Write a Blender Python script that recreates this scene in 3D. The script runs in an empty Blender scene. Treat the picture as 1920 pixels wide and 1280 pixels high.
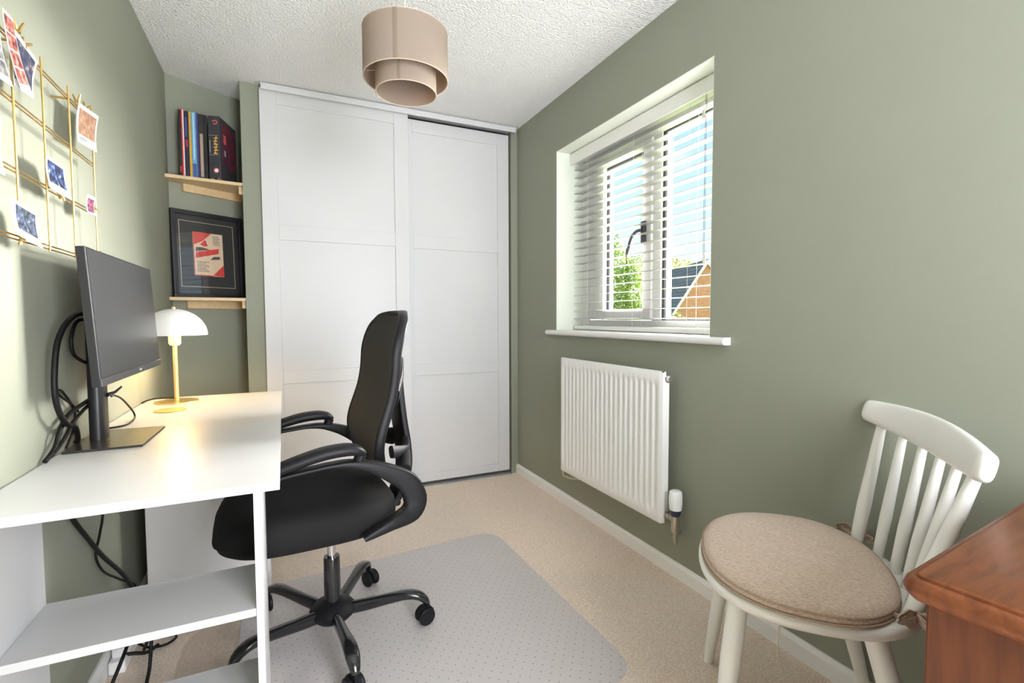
import bpy, bmesh, math, random
from mathutils import Vector, Matrix
random.seed(7)
S = bpy.context.scene
COL = S.collection
R = math.radians

# ------------------------------------------------------------------ camera
YAW, PIT, ROL = R(25.16), R(2.855), R(-0.22)
fwd0 = Vector((math.sin(YAW), math.cos(YAW), 0)); rt = Vector((math.cos(YAW), -math.sin(YAW), 0)); up0 = Vector((0, 0, 1))
fwd = fwd0 * math.cos(PIT) - up0 * math.sin(PIT); upv = up0 * math.cos(PIT) + fwd0 * math.sin(PIT)
r2 = rt * math.cos(ROL) + upv * math.sin(ROL); u2 = upv * math.cos(ROL) - rt * math.sin(ROL)
cd = bpy.data.cameras.new('camera'); cam = bpy.data.objects.new('camera', cd); COL.objects.link(cam)
cd.sensor_width = 36; cd.lens = 912.0 / 1920 * 36; cd.clip_start = 0.02; cd.clip_end = 500
mw = Matrix.Identity(4)
for i in range(3):
    mw[i][0], mw[i][1], mw[i][2] = r2[i], u2[i], -fwd[i]
mw.translation = (0, 0, 1.08)
cam.matrix_world = mw
S.camera = cam

# ------------------------------------------------------------------ world, sun, lights, exposure
S.view_settings.view_transform = 'Standard'; S.view_settings.look = 'None'
S.view_settings.gamma = 1; S.view_settings.use_curve_mapping = False
S.view_settings.exposure = 0.34
S.cycles.max_bounces = 8; S.cycles.diffuse_bounces = 6; S.cycles.transparent_max_bounces = 16
S.cycles.use_denoising = True
SKY = 1.2
SUN = 82
FILL = 90
PENDANT = 0
DESKLAMP = 15

W = bpy.data.worlds.new('world'); S.world = W; W.use_nodes = True
nt = W.node_tree; nt.nodes.clear()
wo = nt.nodes.new('ShaderNodeOutputWorld'); bg = nt.nodes.new('ShaderNodeBackground')
tc = nt.nodes.new('ShaderNodeTexCoord'); sx = nt.nodes.new('ShaderNodeSeparateXYZ')
rp = nt.nodes.new('ShaderNodeValToRGB'); nz = nt.nodes.new('ShaderNodeTexNoise'); mp = nt.nodes.new('ShaderNodeMapping')
cr = nt.nodes.new('ShaderNodeValToRGB'); mx = nt.nodes.new('ShaderNodeMix'); mx.data_type = 'RGBA'
nt.links.new(tc.outputs['Generated'], sx.inputs[0]); nt.links.new(sx.outputs['Z'], rp.inputs[0])
e = rp.color_ramp.elements
e[0].position = 0.0; e[0].color = (0.78, 0.86, 0.95, 1)
e[1].position = 0.9; e[1].color = (0.20, 0.42, 0.80, 1)
k = rp.color_ramp.elements.new(0.12); k.color = (0.60, 0.78, 0.98, 1)
k = rp.color_ramp.elements.new(0.34); k.color = (0.36, 0.60, 0.96, 1)
mp.inputs['Scale'].default_value = (2.2, 2.2, 6.0)
nt.links.new(tc.outputs['Generated'], mp.inputs[0]); nt.links.new(mp.outputs[0], nz.inputs['Vector'])
nz.inputs['Scale'].default_value = 1.6; nz.inputs['Detail'].default_value = 5
cr.color_ramp.elements[0].position = 0.52; cr.color_ramp.elements[1].position = 0.78
nt.links.new(nz.outputs['Fac'], cr.inputs[0])
nt.links.new(cr.outputs[0], mx.inputs['Factor']); nt.links.new(rp.outputs[0], mx.inputs['A'])
mx.inputs['B'].default_value = (0.95, 0.97, 1.0, 1)
nt.links.new(mx.outputs['Result'], bg.inputs['Color']); bg.inputs['Strength'].default_value = SKY
nt.links.new(bg.outputs[0], wo.inputs['Surface'])

def add_light(name, typ, energy, loc, target=None, color=(1, 1, 1), **kw):
    d = bpy.data.lights.new(name, typ); d.energy = energy; d.color = color
    for a, v in kw.items(): setattr(d, a, v)
    o = bpy.data.objects.new(name, d); COL.objects.link(o); o.location = loc
    if target is not None:
        o.rotation_euler = (Vector(target) - Vector(loc)).to_track_quat('-Z', 'Y').to_euler()
    return o
# hazy, very soft sun standing outside the window wall
add_light('sun', 'SUN', SUN, (20, 9, 7.2), (0, 1.9, 1.0), (1.0, 0.97, 0.93), angle=R(60))
# added fill: unseen area light behind the camera that brightens the room
add_light('fill_light', 'AREA', FILL, (0.72, -0.95, 1.05), (0.05, 2.0, 1.45), (0.92, 0.95, 1.0),
          shape='RECTANGLE', size=0.9, size_y=1.9)

# ------------------------------------------------------------------ helpers
def tag(o, label=None, cat=None, group=None, kind=None):
    if label: o['label'] = label
    if cat: o['category'] = cat
    if group: o['group'] = group
    if kind: o['kind'] = kind
    return o
ORG = {}
def empty(name, loc, rz=0, label=None, cat=None, group=None, kind=None):
    o = bpy.data.objects.new(name, None); COL.objects.link(o)
    o.location = loc; o.rotation_euler = (0, 0, rz); o.empty_display_size = 0.05
    ORG[o] = Vector(loc)
    return tag(o, label, cat, group, kind)

class G:
    """collects verts and faces; build() links them as one mesh object"""
    def __init__(s): s.v = []; s.f = []; s.m = []
    def add(s, v, f, mi=0):
        b = len(s.v); s.v += [tuple(p) for p in v]; s.f += [[b + i for i in q] for q in f]; s.m += [mi] * len(f); return s
    def box(s, x0, x1, y0, y1, z0, z1, mi=0, bev=0, seg=2, M=None):
        v = [(x, y, z) for z in (z0, z1) for y in (y0, y1) for x in (x0, x1)]
        f = [(0, 2, 3, 1), (4, 5, 7, 6), (0, 1, 5, 4), (2, 6, 7, 3), (0, 4, 6, 2), (1, 3, 7, 5)]
        if bev > 0:
            bm = bmesh.new(); vs = [bm.verts.new(p) for p in v]
            for q in f: bm.faces.new([vs[i] for i in q])
            bmesh.ops.bevel(bm, geom=list(bm.edges), offset=bev, segments=seg, affect='EDGES', profile=0.5)
            bm.verts.index_update(); v = [tuple(p.co) for p in bm.verts]; f = [[p.index for p in q.verts] for q in bm.faces]; bm.free()
        if M is not None: v = [tuple(M @ Vector(p)) for p in v]
        return s.add(v, f, mi)
    def loft(s, rings, caps=True, closed=False, mi=0):
        n = len(rings[0]); v = [p for r in rings for p in r]; f = []
        m = len(rings)
        for i in range(m if closed else m - 1):
            a, b = i * n, ((i + 1) % m) * n
            for j in range(n):
                k = (j + 1) % n; f.append((a + j, a + k, b + k, b + j))
        if caps and not closed:
            f.append(tuple(reversed(range(n)))); f.append(tuple(range((m - 1) * n, m * n)))
        return s.add(v, f, mi)
    def lathe(s, prof, c=(0, 0, 0), n=24, mi=0, M=None, cap0=True, cap1=True):
        rings = []
        for r, z in prof:
            rr = max(r, 1e-5)
            ring = [(c[0] + rr * math.cos(2 * math.pi * j / n), c[1] + rr * math.sin(2 * math.pi * j / n), c[2] + z) for j in range(n)]
            if M is not None: ring = [tuple(M @ Vector(p)) for p in ring]
            rings.append(ring)
        b = len(s.v); s.loft(rings, caps=False, mi=mi)
        if cap0: s.f.append([b + i for i in reversed(range(n))]); s.m.append(mi)
        if cap1: s.f.append([b + (len(prof) - 1) * n + i for i in range(n)]); s.m.append(mi)
        return s
    def tube(s, pts, r, n=8, smooth=0, closed=False, ref=None, mi=0, power=2.0):
        """r: float, list, or list of (a, b): a along ref-side, b along normal; power: superellipse"""
        P = [Vector(p) for p in pts]
        rad = r if isinstance(r, (list, tuple)) else [r] * len(P)
        rad = [q if isinstance(q, (list, tuple)) else (q, q) for q in rad]
        if smooth:
            P, rad = crom(P, rad, smooth, closed)
        m = len(P); rings = []; N = None
        for i in range(m):
            if closed: t = P[(i + 1) % m] - P[i - 1]
            else: t = P[min(i + 1, m - 1)] - P[max(i - 1, 0)]
            t.normalize()
            if ref is not None:
                a = Vector(ref); a = (a - t * a.dot(t)).normalized()
            else:
                if N is None:
                    a = Vector((0, 0, 1)) if abs(t.z) < 0.9 else Vector((1, 0, 0))
                else: a = N
                a = (a - t * a.dot(t)).normalized(); N = a
            b = t.cross(a)
            ring = []
            for j in range(n):
                q = 2 * math.pi * j / n; c_, s_ = math.cos(q), math.sin(q)
                c_ = math.copysign(abs(c_) ** (2 / power), c_); s_ = math.copysign(abs(s_) ** (2 / power), s_)
                ring.append(tuple(P[i] + a * (rad[i][0] * c_) + b * (rad[i][1] * s_)))
            rings.append(ring)
        return s.loft(rings, caps=True, closed=closed, mi=mi)
    def prism(s, poly, z0, z1, mi=0, fn=None):
        n = len(poly)
        v = [(x, y, z0) for x, y in poly] + [(x, y, z1) for x, y in poly]
        if fn: v = [fn(*p) for p in v]
        f = [tuple(reversed(range(n))), tuple(range(n, 2 * n))] + [(i, (i + 1) % n, n + (i + 1) % n, n + i) for i in range(n)]
        return s.add(v, f, mi)
    def build(s, name, mat, parent=None, local=False, smooth=None, kind=None):
        me = bpy.data.meshes.new(name)
        o = bpy.data.objects.new(name, me); COL.objects.link(o)
        org = ORG.get(parent) if parent is not None else None
        if parent is None and not local:
            xs = [min(p[i] for p in s.v) for i in range(3)]; xe = [max(p[i] for p in s.v) for i in range(3)]
            org = Vector(((xs[0] + xe[0]) / 2, (xs[1] + xe[1]) / 2, xs[2])); o.location = org
        if local: org = Vector((0, 0, 0)) if parent is None else org
        vs = s.v if (local or org is None) else [tuple(Vector(p) - org) for p in s.v]
        me.from_pydata(vs, [], s.f)
        for mt in (mat if isinstance(mat, (list, tuple)) else [mat]): me.materials.append(mt)
        if isinstance(mat, (list, tuple)): me.polygons.foreach_set('material_index', s.m)
        bm = bmesh.new(); bm.from_mesh(me); bmesh.ops.recalc_face_normals(bm, faces=bm.faces); bm.to_mesh(me); bm.free()
        if smooth is not None:
            me.shade_smooth(); me.set_sharp_from_angle(angle=R(smooth))
        me.update()
        if parent is not None: o.parent = parent
        ORG[o] = org if org is not None else Vector((0, 0, 0))
        if kind: o['kind'] = kind
        return o

def crom(P, rad, k, closed=False):
    n = len(P); out = []; ro = []
    rng = n if closed else n - 1
    for i in range(rng):
        g = (lambda j: P[j % n]) if closed else (lambda j: P[max(0, min(n - 1, j))])
        p0, p1, p2, p3 = g(i - 1), g(i), g(i + 1), g(i + 2)
        ra, rb = rad[i], rad[(i + 1) % n]
        for q in range(k):
            t = q / k
            out.append(0.5 * ((2 * p1) + (p2 - p0) * t + (2 * p0 - 5 * p1 + 4 * p2 - p3) * t * t + (3 * p1 - p0 - 3 * p2 + p3) * t ** 3))
            ro.append((ra[0] + (rb[0] - ra[0]) * t, ra[1] + (rb[1] - ra[1]) * t))
    if not closed: out.append(P[-1]); ro.append(rad[-1])
    return out, ro

def link_copy(o, parent=None, loc=None, name=None):
    c = o.copy(); COL.objects.link(c)
    if parent is not None: c.parent = parent
    if loc is not None: c.location = loc
    return c

# ------------------------------------------------------------------ materials
def M_(name, col, rough=0.5, metal=0.0, var=0.0, vscale=40.0, bump=0.0, bscale=200.0, stretch=None, col2=None, spec=None, alpha=None, detail=3.0, coat=0, trans=0, bdist=0.002, sheen=0):
    m = bpy.data.materials.new(name); m.use_nodes = True
    n = m.node_tree.nodes; l = m.node_tree.links; b = n['Principled BSDF']
    b.inputs['Roughness'].default_value = rough; b.inputs['Metallic'].default_value = metal
    if spec is not None: b.inputs['Specular IOR Level'].default_value = spec
    if coat: b.inputs['Coat Weight'].default_value = coat; b.inputs['Coat Roughness'].default_value = 0.15
    if sheen: b.inputs['Sheen Weight'].default_value = sheen
    if alpha is not None: b.inputs['Alpha'].default_value = alpha
    if trans: b.inputs['Transmission Weight'].default_value = trans
    c4 = (*col, 1)
    b.inputs['Base Color'].default_value = c4
    m.diffuse_color = c4
    t = n.new('ShaderNodeTexCoord'); mpn = n.new('ShaderNodeMapping'); l.new(t.outputs['Object'], mpn.inputs[0])
    if stretch: mpn.inputs['Scale'].default_value = stretch
    if var > 0 or col2:
        nn = n.new('ShaderNodeTexNoise'); nn.inputs['Scale'].default_value = vscale; nn.inputs['Detail'].default_value = detail
        l.new(mpn.outputs[0], nn.inputs['Vector'])
        mxn = n.new('ShaderNodeMix'); mxn.data_type = 'RGBA'
        rr = n.new('ShaderNodeValToRGB'); rr.color_ramp.elements[0].position = 0.3; rr.color_ramp.elements[1].position = 0.7
        l.new(nn.outputs['Fac'], rr.inputs[0]); l.new(rr.outputs[0], mxn.inputs['Factor'])
        ca = tuple(max(0, x * (1 - var)) for x in col); cb = col2 if col2 else tuple(min(1, x * (1 + var)) for x in col)
        mxn.inputs['A'].default_value = (*(col if col2 else ca), 1); mxn.inputs['B'].default_value = (*cb, 1)
        l.new(mxn.outputs['Result'], b.inputs['Base Color'])
    if bump > 0:
        n2 = n.new('ShaderNodeTexNoise'); n2.inputs['Scale'].default_value = bscale; n2.inputs['Detail'].default_value = 2
        l.new(mpn.outputs[0], n2.inputs['Vector'])
        bp = n.new('ShaderNodeBump'); bp.inputs['Strength'].default_value = bump; bp.inputs['Distance'].default_value = bdist
        l.new(n2.outputs['Fac'], bp.inputs['Height']); l.new(bp.outputs[0], b.inputs['Normal'])
    return m

GREEN = (0.285, 0.298, 0.236)
m_green = M_('sage_paint', GREEN, 0.62, var=0.015, vscale=3, bump=0.06, bscale=260, spec=0.3)
m_reveal = m_green
m_ceil = M_('ceiling_artex', (0.90, 0.90, 0.905), 0.9, bump=1.0, bscale=105, bdist=0.013, spec=0.2)
m_carpet = M_('carpet', (0.66, 0.525, 0.42), 0.95, col2=(0.95, 0.82, 0.71), vscale=230, bump=0.7, bscale=420, bdist=0.004, spec=0.1, sheen=0.2)
m_white = M_('white_gloss', (0.82, 0.82, 0.81), 0.32, var=0.01, vscale=6)
m_skirt = M_('white_satin', (0.89, 0.89, 0.885), 0.35, var=0.01, vscale=5)
m_door = M_('wardrobe_white', (0.645, 0.645, 0.66), 0.4, var=0.01, vscale=4)
m_upvc = M_('window_plastic', (0.86, 0.86, 0.86), 0.25, var=0.008, vscale=8)
m_gasket = M_('gasket', (0.055, 0.055, 0.065), 0.6, var=0.1)
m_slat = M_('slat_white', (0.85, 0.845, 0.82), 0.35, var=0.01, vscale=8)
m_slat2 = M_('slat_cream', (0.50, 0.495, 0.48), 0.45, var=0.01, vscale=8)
m_cord = M_('cord_white', (0.75, 0.74, 0.70), 0.8, var=0.05, vscale=300)
m_rad = M_('radiator_white', (0.90, 0.90, 0.89), 0.28, var=0.008, vscale=6)
m_desk = M_('desk_white', (0.60, 0.60, 0.605), 0.33, var=0.008, vscale=5, bump=0.03, bscale=500)
m_black = M_('black_plastic', (0.009, 0.009, 0.0105), 0.45, var=0.1, vscale=60, spec=0.22)
m_glossblack = M_('black_gloss_metal', (0.012, 0.012, 0.013), 0.16, var=0.1, vscale=30, coat=0.4)
m_fabric = M_('black_seat_fabric', (0.0085, 0.008, 0.0085), 0.8, var=0.3, vscale=500, bump=0.3, bscale=900, spec=0.25)
m_mesh = M_('black_mesh', (0.040, 0.038, 0.038), 0.75, var=0.45, vscale=900, bump=0.4, bscale=1100, spec=0.25)
m_chrome = M_('chrome', (0.75, 0.75, 0.75), 0.15, 1.0, var=0.02)
m_brass = M_('valve_metal', (0.55, 0.50, 0.42), 0.3, 1.0, var=0.08, vscale=30)
m_gold = M_('gold_wire', (0.62, 0.42, 0.155), 0.3, 1.0, var=0.05, vscale=60)
m_lampgold = M_('lamp_gold', (0.80, 0.60, 0.25), 0.35, 0.85, var=0.04, vscale=30)
m_shade_w = M_('lamp_shade_white', (0.66, 0.65, 0.64), 0.35, var=0.01)
m_beige = M_('shade_fabric', (0.43, 0.355, 0.295), 0.9, var=0.06, vscale=160, bump=0.25, bscale=500, stretch=(1, 1, 4))
_n = m_beige.node_tree.nodes; _l = m_beige.node_tree.links
_t = _n.new('ShaderNodeBsdfTranslucent'); _t.inputs[0].default_value = (0.66, 0.46, 0.31, 1); _m = _n.new('ShaderNodeMixShader'); _m.inputs[0].default_value = 0.32
_l.new(_n['Principled BSDF'].outputs[0], _m.inputs[1]); _l.new(_t.outputs[0], _m.inputs[2]); _l.new(_m.outputs[0], _n['Material Output'].inputs['Surface'])
m_beige_in = M_('shade_lining', (0.60, 0.47, 0.37), 0.8, var=0.02, vscale=60)
m_pine = M_('pine', (0.72, 0.55, 0.33), 0.5, col2=(0.62, 0.44, 0.24), vscale=9, stretch=(2, 14, 14), detail=5)
m_mat = None
m_linen = M_('linen_cushion', (0.42, 0.31, 0.235), 0.92, col2=(0.72, 0.575, 0.465), vscale=120, stretch=(1, 4, 4), bump=0.3, bscale=600, detail=4, sheen=0.2)
m_linen_d = M_('linen_tie', (0.42, 0.31, 0.23), 0.92, var=0.15, vscale=200, bump=0.3, bscale=600)
m_chairw = M_('chair_white_paint', (0.88, 0.87, 0.84), 0.28, var=0.015, vscale=10)
m_monitor = M_('monitor_black', (0.012, 0.012, 0.014), 0.4, var=0.08, vscale=40)
m_screen = M_('screen_black', (0.02, 0.02, 0.022), 0.30, var=0.02, vscale=10)
m_cable = M_('cable_black', (0.006, 0.006, 0.006), 0.5, var=0.1, vscale=60, spec=0.25)
m_frame = M_('frame_black', (0.02, 0.02, 0.023), 0.35, var=0.1, vscale=20)
m_mount = M_('mount_black', (0.028, 0.028, 0.03), 0.7, var=0.05, vscale=60)
m_paper = M_('photo_paper', (0.82, 0.82, 0.82), 0.4, var=0.01)
m_goldline = M_('gold_line', (0.55, 0.47, 0.33), 0.4, 0.4, var=0.05)
m_dark = M_('shadow_gap', (0.03, 0.03, 0.03), 0.7, var=0.1)
m_alu = M_('aluminium', (0.62, 0.62, 0.62), 0.35, 0.7, var=0.03)

def glass_mat(name, refl=0.04, graze=0.9, tint=(1, 1, 1)):
    m = bpy.data.materials.new(name); m.use_nodes = True; n = m.node_tree.nodes; l = m.node_tree.links
    n.remove(n['Principled BSDF']); out = n['Material Output']
    t = n.new('ShaderNodeBsdfTransparent'); t.inputs[0].default_value = (*tint, 1)
    g = n.new('ShaderNodeBsdfGlossy'); g.inputs['Roughness'].default_value = 0.02
    lw = n.new('ShaderNodeLayerWeight'); lw.inputs[0].default_value = 0.5
    pw = n.new('ShaderNodeMath'); pw.operation = 'POWER'; pw.inputs[1].default_value = 5.0; l.new(lw.outputs['Facing'], pw.inputs[0])
    fr = n.new('ShaderNodeMath'); fr.operation = 'MULTIPLY_ADD'; fr.inputs[1].default_value = graze; fr.inputs[2].default_value = refl; l.new(pw.outputs[0], fr.inputs[0])
    mxs = n.new('ShaderNodeMixShader'); l.new(fr.outputs[0], mxs.inputs[0]); l.new(t.outputs[0], mxs.inputs[1]); l.new(g.outputs[0], mxs.inputs[2])
    l.new(mxs.outputs[0], out.inputs['Surface']); return m
m_glass = glass_mat('window_glass', 0.006, 0.3)
m_picglass = glass_mat('picture_glass')

def wood_mat(name, axis_scale, c1, c2, c3, rough=0.25):
    m = bpy.data.materials.new(name); m.use_nodes = True; n = m.node_tree.nodes; l = m.node_tree.links; b = n['Principled BSDF']
    t = n.new('ShaderNodeTexCoord'); mpn = n.new('ShaderNodeMapping'); mpn.inputs['Scale'].default_value = axis_scale
    l.new(t.outputs['Object'], mpn.inputs[0])
    a = n.new('ShaderNodeTexNoise'); a.inputs['Scale'].default_value = 6; a.inputs['Detail'].default_value = 8; a.inputs['Roughness'].default_value = 0.62; a.inputs['Distortion'].default_value = 0.6
    l.new(mpn.outputs[0], a.inputs['Vector'])
    r_ = n.new('ShaderNodeValToRGB'); el = r_.color_ramp.elements
    el[0].position = 0.28; el[0].color = (*c1, 1); el[1].position = 0.75; el[1].color = (*c3, 1)
    q = el.new(0.5); q.color = (*c2, 1)
    l.new(a.outputs['Fac'], r_.inputs[0]); l.new(r_.outputs[0], b.inputs['Base Color'])
    b.inputs['Roughness'].default_value = rough; b.inputs['Coat Weight'].default_value = 0.12; b.inputs['Coat Roughness'].default_value = 0.25; b.inputs['Specular IOR Level'].default_value = 0.35
    return m
m_mah_top = wood_mat('mahogany_top', (1.2, 10, 10), (0.085, 0.022, 0.008), (0.19, 0.053, 0.015), (0.26, 0.080, 0.022), 0.42)
m_mah_side = wood_mat('mahogany_side', (10, 10, 1.0), (0.085, 0.025, 0.011), (0.135, 0.040, 0.015), (0.175, 0.054, 0.020), 0.35)

# ------------------------------------------------------------------ room dimensions
LW, RW, H = -0.522, 1.458, 2.341
YB = -0.55                                   # wall behind the camera
WY0, WY1, WZ0, WZ1 = 1.345, 2.488, 1.004, 2.038   # window recess
XF = 1.64                                    # inner face of the window frame
XO = 1.74                                    # outer face of the wall

def struct(name, g, mat, label, parent=None):
    o = g.build(name, mat, parent); tag(o, label, kind='structure'); return o

g = G(); g.box(LW - 0.15, XO, YB - 1.6, 3.75, -0.12, 0)
struct('floor', g, m_carpet, 'beige short pile carpet covering the whole floor')
g = G(); g.box(LW - 0.15, XO, YB - 1.6, 3.75, H, H + 0.15)
struct('ceiling', g, m_ceil, 'white textured ceiling')
g = G(); g.box(LW - 0.15, LW, YB - 1.6, 3.077, 0, H)
struct('wall_left', g, m_green, 'sage green wall behind the desk')
# right wall in one shell around the window opening
g = G()
g.box(RW, XO, YB - 1.6, WY0, 0, H); g.box(RW, XO, WY1, 3.75, 0, H); g.box(RW, XO, WY0, WY1, 0, WZ0 - 0.03); g.box(RW, XO, WY0, WY1, WZ1, H)
struct('wall_right', g, m_green, 'sage green wall with the window and radiator')
# angled alcove wall and the pier beside the wardrobe, far wall strip at the right corner
ALC = lambda x: 3.077 + 0.629 * (x + 0.522)
g = G(); g.prism([(LW, 3.077), (-0.10, ALC(-0.10)), (-0.10, 3.6), (LW - 0.15, 3.6), (LW - 0.15, 3.077)], 0, H)
struct('wall_alcove', g, m_green, 'angled sage green wall at the back of the shelf alcove')
g = G(); g.box(-0.18, -0.086, 3.017, 3.40, 0, H)
struct('wall_pier', g, m_green, 'narrow sage green pier between alcove and wardrobe')
g = G(); g.box(1.412, RW, 3.012, 3.75, 0, H)
struct('wall_corner', g, m_green, 'narrow sage green strip of wall right of the wardrobe')
g = G(); g.box(LW - 0.15, XO, 3.60, 3.75, 0, H)
struct('wall_far', g, m_green, 'wall behind the wardrobe')
g = G(); g.box(LW - 0.15, 0.20, YB - 0.1, YB, 0, H); g.box(1.25, XO, YB - 0.1, YB, 0, H); g.box(0.20, 1.25, YB - 0.1, YB, 2.1, H)
struct('wall_front', g, m_green, 'sage green wall with the open doorway')
g = G(); g.box(LW - 0.15, XO, YB - 1.6, YB - 1.5, 0, H)
struct('wall_landing', g, m_white, 'white wall of the landing')
def skirting(x_wall, sgn, y0, y1):
    g = G(); t = 0.015; h = 0.062
    prof = [(0, 0), (t, 0), (t, h - 0.014), (t - 0.004, h - 0.006), (t - 0.009, h), (0, h)]
    g.loft([[(x_wall + sgn * p, y, q) for p, q in prof] for y in (y0, y1)])
    return g
struct('baseboard_right', skirting(RW, -1, YB, 3.012), m_skirt, 'white skirting board along the radiator wall')
struct('baseboard_left', skirting(LW, 1, YB, 3.07), m_skirt, 'white skirting board along the desk wall')

# ------------------------------------------------------------------ window
win = empty('window_1', (XF, 1.92, WZ0), label='white plastic double glazed window with one opening casement', kind='structure')
g = G()   # outer frame
y0, y1, z0, z1 = WY0, WY1, WZ0 - 0.03, WZ1
g.box(XF, XF + 0.07, y1 - 0.085, y1, z0, z1, bev=0.004); g.box(XF, XF + 0.07, y0, y0 + 0.07, z0, z1, bev=0.004)
g.box(XF, XF + 0.07, y0 + 0.07, y1 - 0.085, z0, 1.062, bev=0.004); g.box(XF, XF + 0.07, y0 + 0.07, y1 - 0.085, 1.962, z1, bev=0.004)
g.box(XF, XF + 0.07, 1.815, 1.885, 1.062, 1.962, bev=0.004)
g.build('frame', m_upvc, win)
# opening casement
sash = G()
sy0, sy1, sz0, sz1 = 1.872, 2.388, 1.066, 1.957
gy0, gy1, gz0, gz1 = 1.935, 2.262, 1.115, 1.905
xs0, xs1 = XF - 0.012, XF + 0.06
sash.box(xs0, xs1, sy0, gy0, sz0, sz1, bev=0.006); sash.box(xs0, xs1, gy1, sy1, sz0, sz1, bev=0.006)
sash.box(xs0, xs1, gy0, gy1, sz0, gz0, bev=0.006); sash.box(xs0, xs1, gy0, gy1, gz1, sz1, bev=0.006)
so = sash.build('casement', m_upvc, win)
def gasket(yy0, yy1, zz0, zz1, x, w=0.012, d=0.012):
    g = G()
    g.box(x, x + d, yy1 - w, yy1, zz0, zz1); g.box(x, x + d, yy0, yy0 + w, zz0, zz1)
    g.box(x, x + d, yy0 + w, yy1 - w, zz1 - w, zz1); g.box(x, x + d, yy0 + w, yy1 - w, zz0, zz0 + w * 0.3)
    return g
gasket(gy0, gy1, gz0, gz1, XF + 0.012).build('gasket', m_gasket, so)
gasket(sy0 - 0.006, sy1 + 0.006, sz0, sz1 + 0.005, XF + 0.004, w=0.008, d=0.01).build('seal', m_gasket, win)
G().box(XF + 0.024, XF + 0.03, gy0, gy1, gz0, gz1).build('pane', m_glass, so)
G().box(XF + 0.024, XF + 0.03, WY0 + 0.07, 1.815, 1.062, 1.962).build('pane', m_glass, win)
gasket(WY0 + 0.07, 1.815, 1.062, 1.962, XF + 0.008, w=0.016).build('gasket', m_gasket, win)
# handle on the casement
hd = G(); hd.box(XF - 0.03, XF - 0.01, 1.905, 1.93, 1.44, 1.55, bev=0.004)
hd.tube([(XF - 0.035, 1.918, 1.505), (XF - 0.05, 1.935, 1.50), (XF - 0.055, 1.965, 1.475), (XF - 0.055, 1.995, 1.41), (XF - 0.055, 2.005, 1.385)], [0.008, 0.008, 0.008, 0.008, 0.006], n=8, smooth=4)
tag(hd.build('handle', m_gasket, so, smooth=40), 'dark window handle')
# sill board
g = G(); sr = 0.014
prof = [(RW + 0.19, 0.976), (RW - 0.028, 0.976)] + [(RW - 0.028 - sr * math.sin(a), 0.99 - sr * math.cos(a)) for a in [math.pi * i / 8 for i in range(1, 8)]] + [(RW - 0.028, 1.004), (RW + 0.19, 1.004)]
g.loft([[(p, y, q) for p, q in prof] for y in (WY0 + 0.001, WY1 - 0.001)])
prof2 = [(RW + 0.002, 0.976)] + prof[1:-1] + [(RW + 0.002, 1.004)]
g.loft([[(p, y, q) for p, q in prof2] for y in (1.25, WY0 + 0.0015)]); g.loft([[(p, y, q) for p, q in prof2] for y in (WY1 - 0.0015, 2.55)])
g.build('window_sill', m_white, win, smooth=40)
m_rev = M_('reveal_pale', (0.74, 0.78, 0.69), 0.6, var=0.01, vscale=4)  # recess liners, paler and less green than the wall
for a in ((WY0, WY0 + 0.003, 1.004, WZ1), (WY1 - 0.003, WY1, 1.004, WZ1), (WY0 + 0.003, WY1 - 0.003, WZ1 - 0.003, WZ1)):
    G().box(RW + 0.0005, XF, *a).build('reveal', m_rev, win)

# ------------------------------------------------------------------ venetian blind
bl = empty('venetian_blind', (1.60, 1.92, 1.006), label='white slatted blind hanging inside the window recess', cat='blind')
g = G(); g.box(1.546, 1.556, WY0 + 0.008, WY1 - 0.006, 1.968, 2.031, bev=0.003)
g.build('valance', m_slat, bl)
g = G(); g.box(1.566, 1.622, WY0 + 0.015, WY1 - 0.012, 1.985, 2.036, bev=0.002); g.build('headrail', m_slat, bl)
g = G(); g.box(1.568, 1.622, WY0 + 0.02, WY1 - 0.018, 1.007, 1.030, bev=0.005); g.build('bottom_rail', m_slat, bl, smooth=40)
sl = G(); hw = 0.026
top = [(-hw, 0.0), (-hw * 0.5, 0.0008), (0, 0.0011), (hw * 0.5, 0.0008), (hw, 0.0)]
sec = top + [(p, q - 0.0022) for p, q in reversed(top)]
sl.loft([[(p, y, q) for p, q in sec] for y in (-(WY1 - WY0) / 2 + 0.02, (WY1 - WY0) / 2 - 0.018)])
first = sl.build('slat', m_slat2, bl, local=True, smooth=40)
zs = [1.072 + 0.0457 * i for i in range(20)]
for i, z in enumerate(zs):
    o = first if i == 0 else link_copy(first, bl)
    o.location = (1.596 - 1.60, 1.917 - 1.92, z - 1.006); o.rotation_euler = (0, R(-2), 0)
for y in (1.49, 1.575, 1.935, 2.33):
    if y == 1.49: continue
    for x in (1.569, 1.623):
        G().tube([(x, y, 1.03), (x, y, 1.985)], 0.0008, n=5).build('ladder_cord', m_cord, bl)
for y, zb, nm in ((1.481, 1.90, 0), (1.467, 1.33, 1), (1.473, 1.33, 1)):
    G().tube([(1.552, y, zb), (1.553, y, 1.97)], 0.0009, n=5).build('pull_cord', m_gasket if nm else m_cord, bl)
for y, z in ((1.481, 1.875), (1.467, 1.30)):
    G().lathe([(0.003, 0.035), (0.005, 0.03), (0.0075, 0.004), (0.006, 0)], (1.552, y, z), 10).build('tassel', m_cord, bl, smooth=40)

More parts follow.
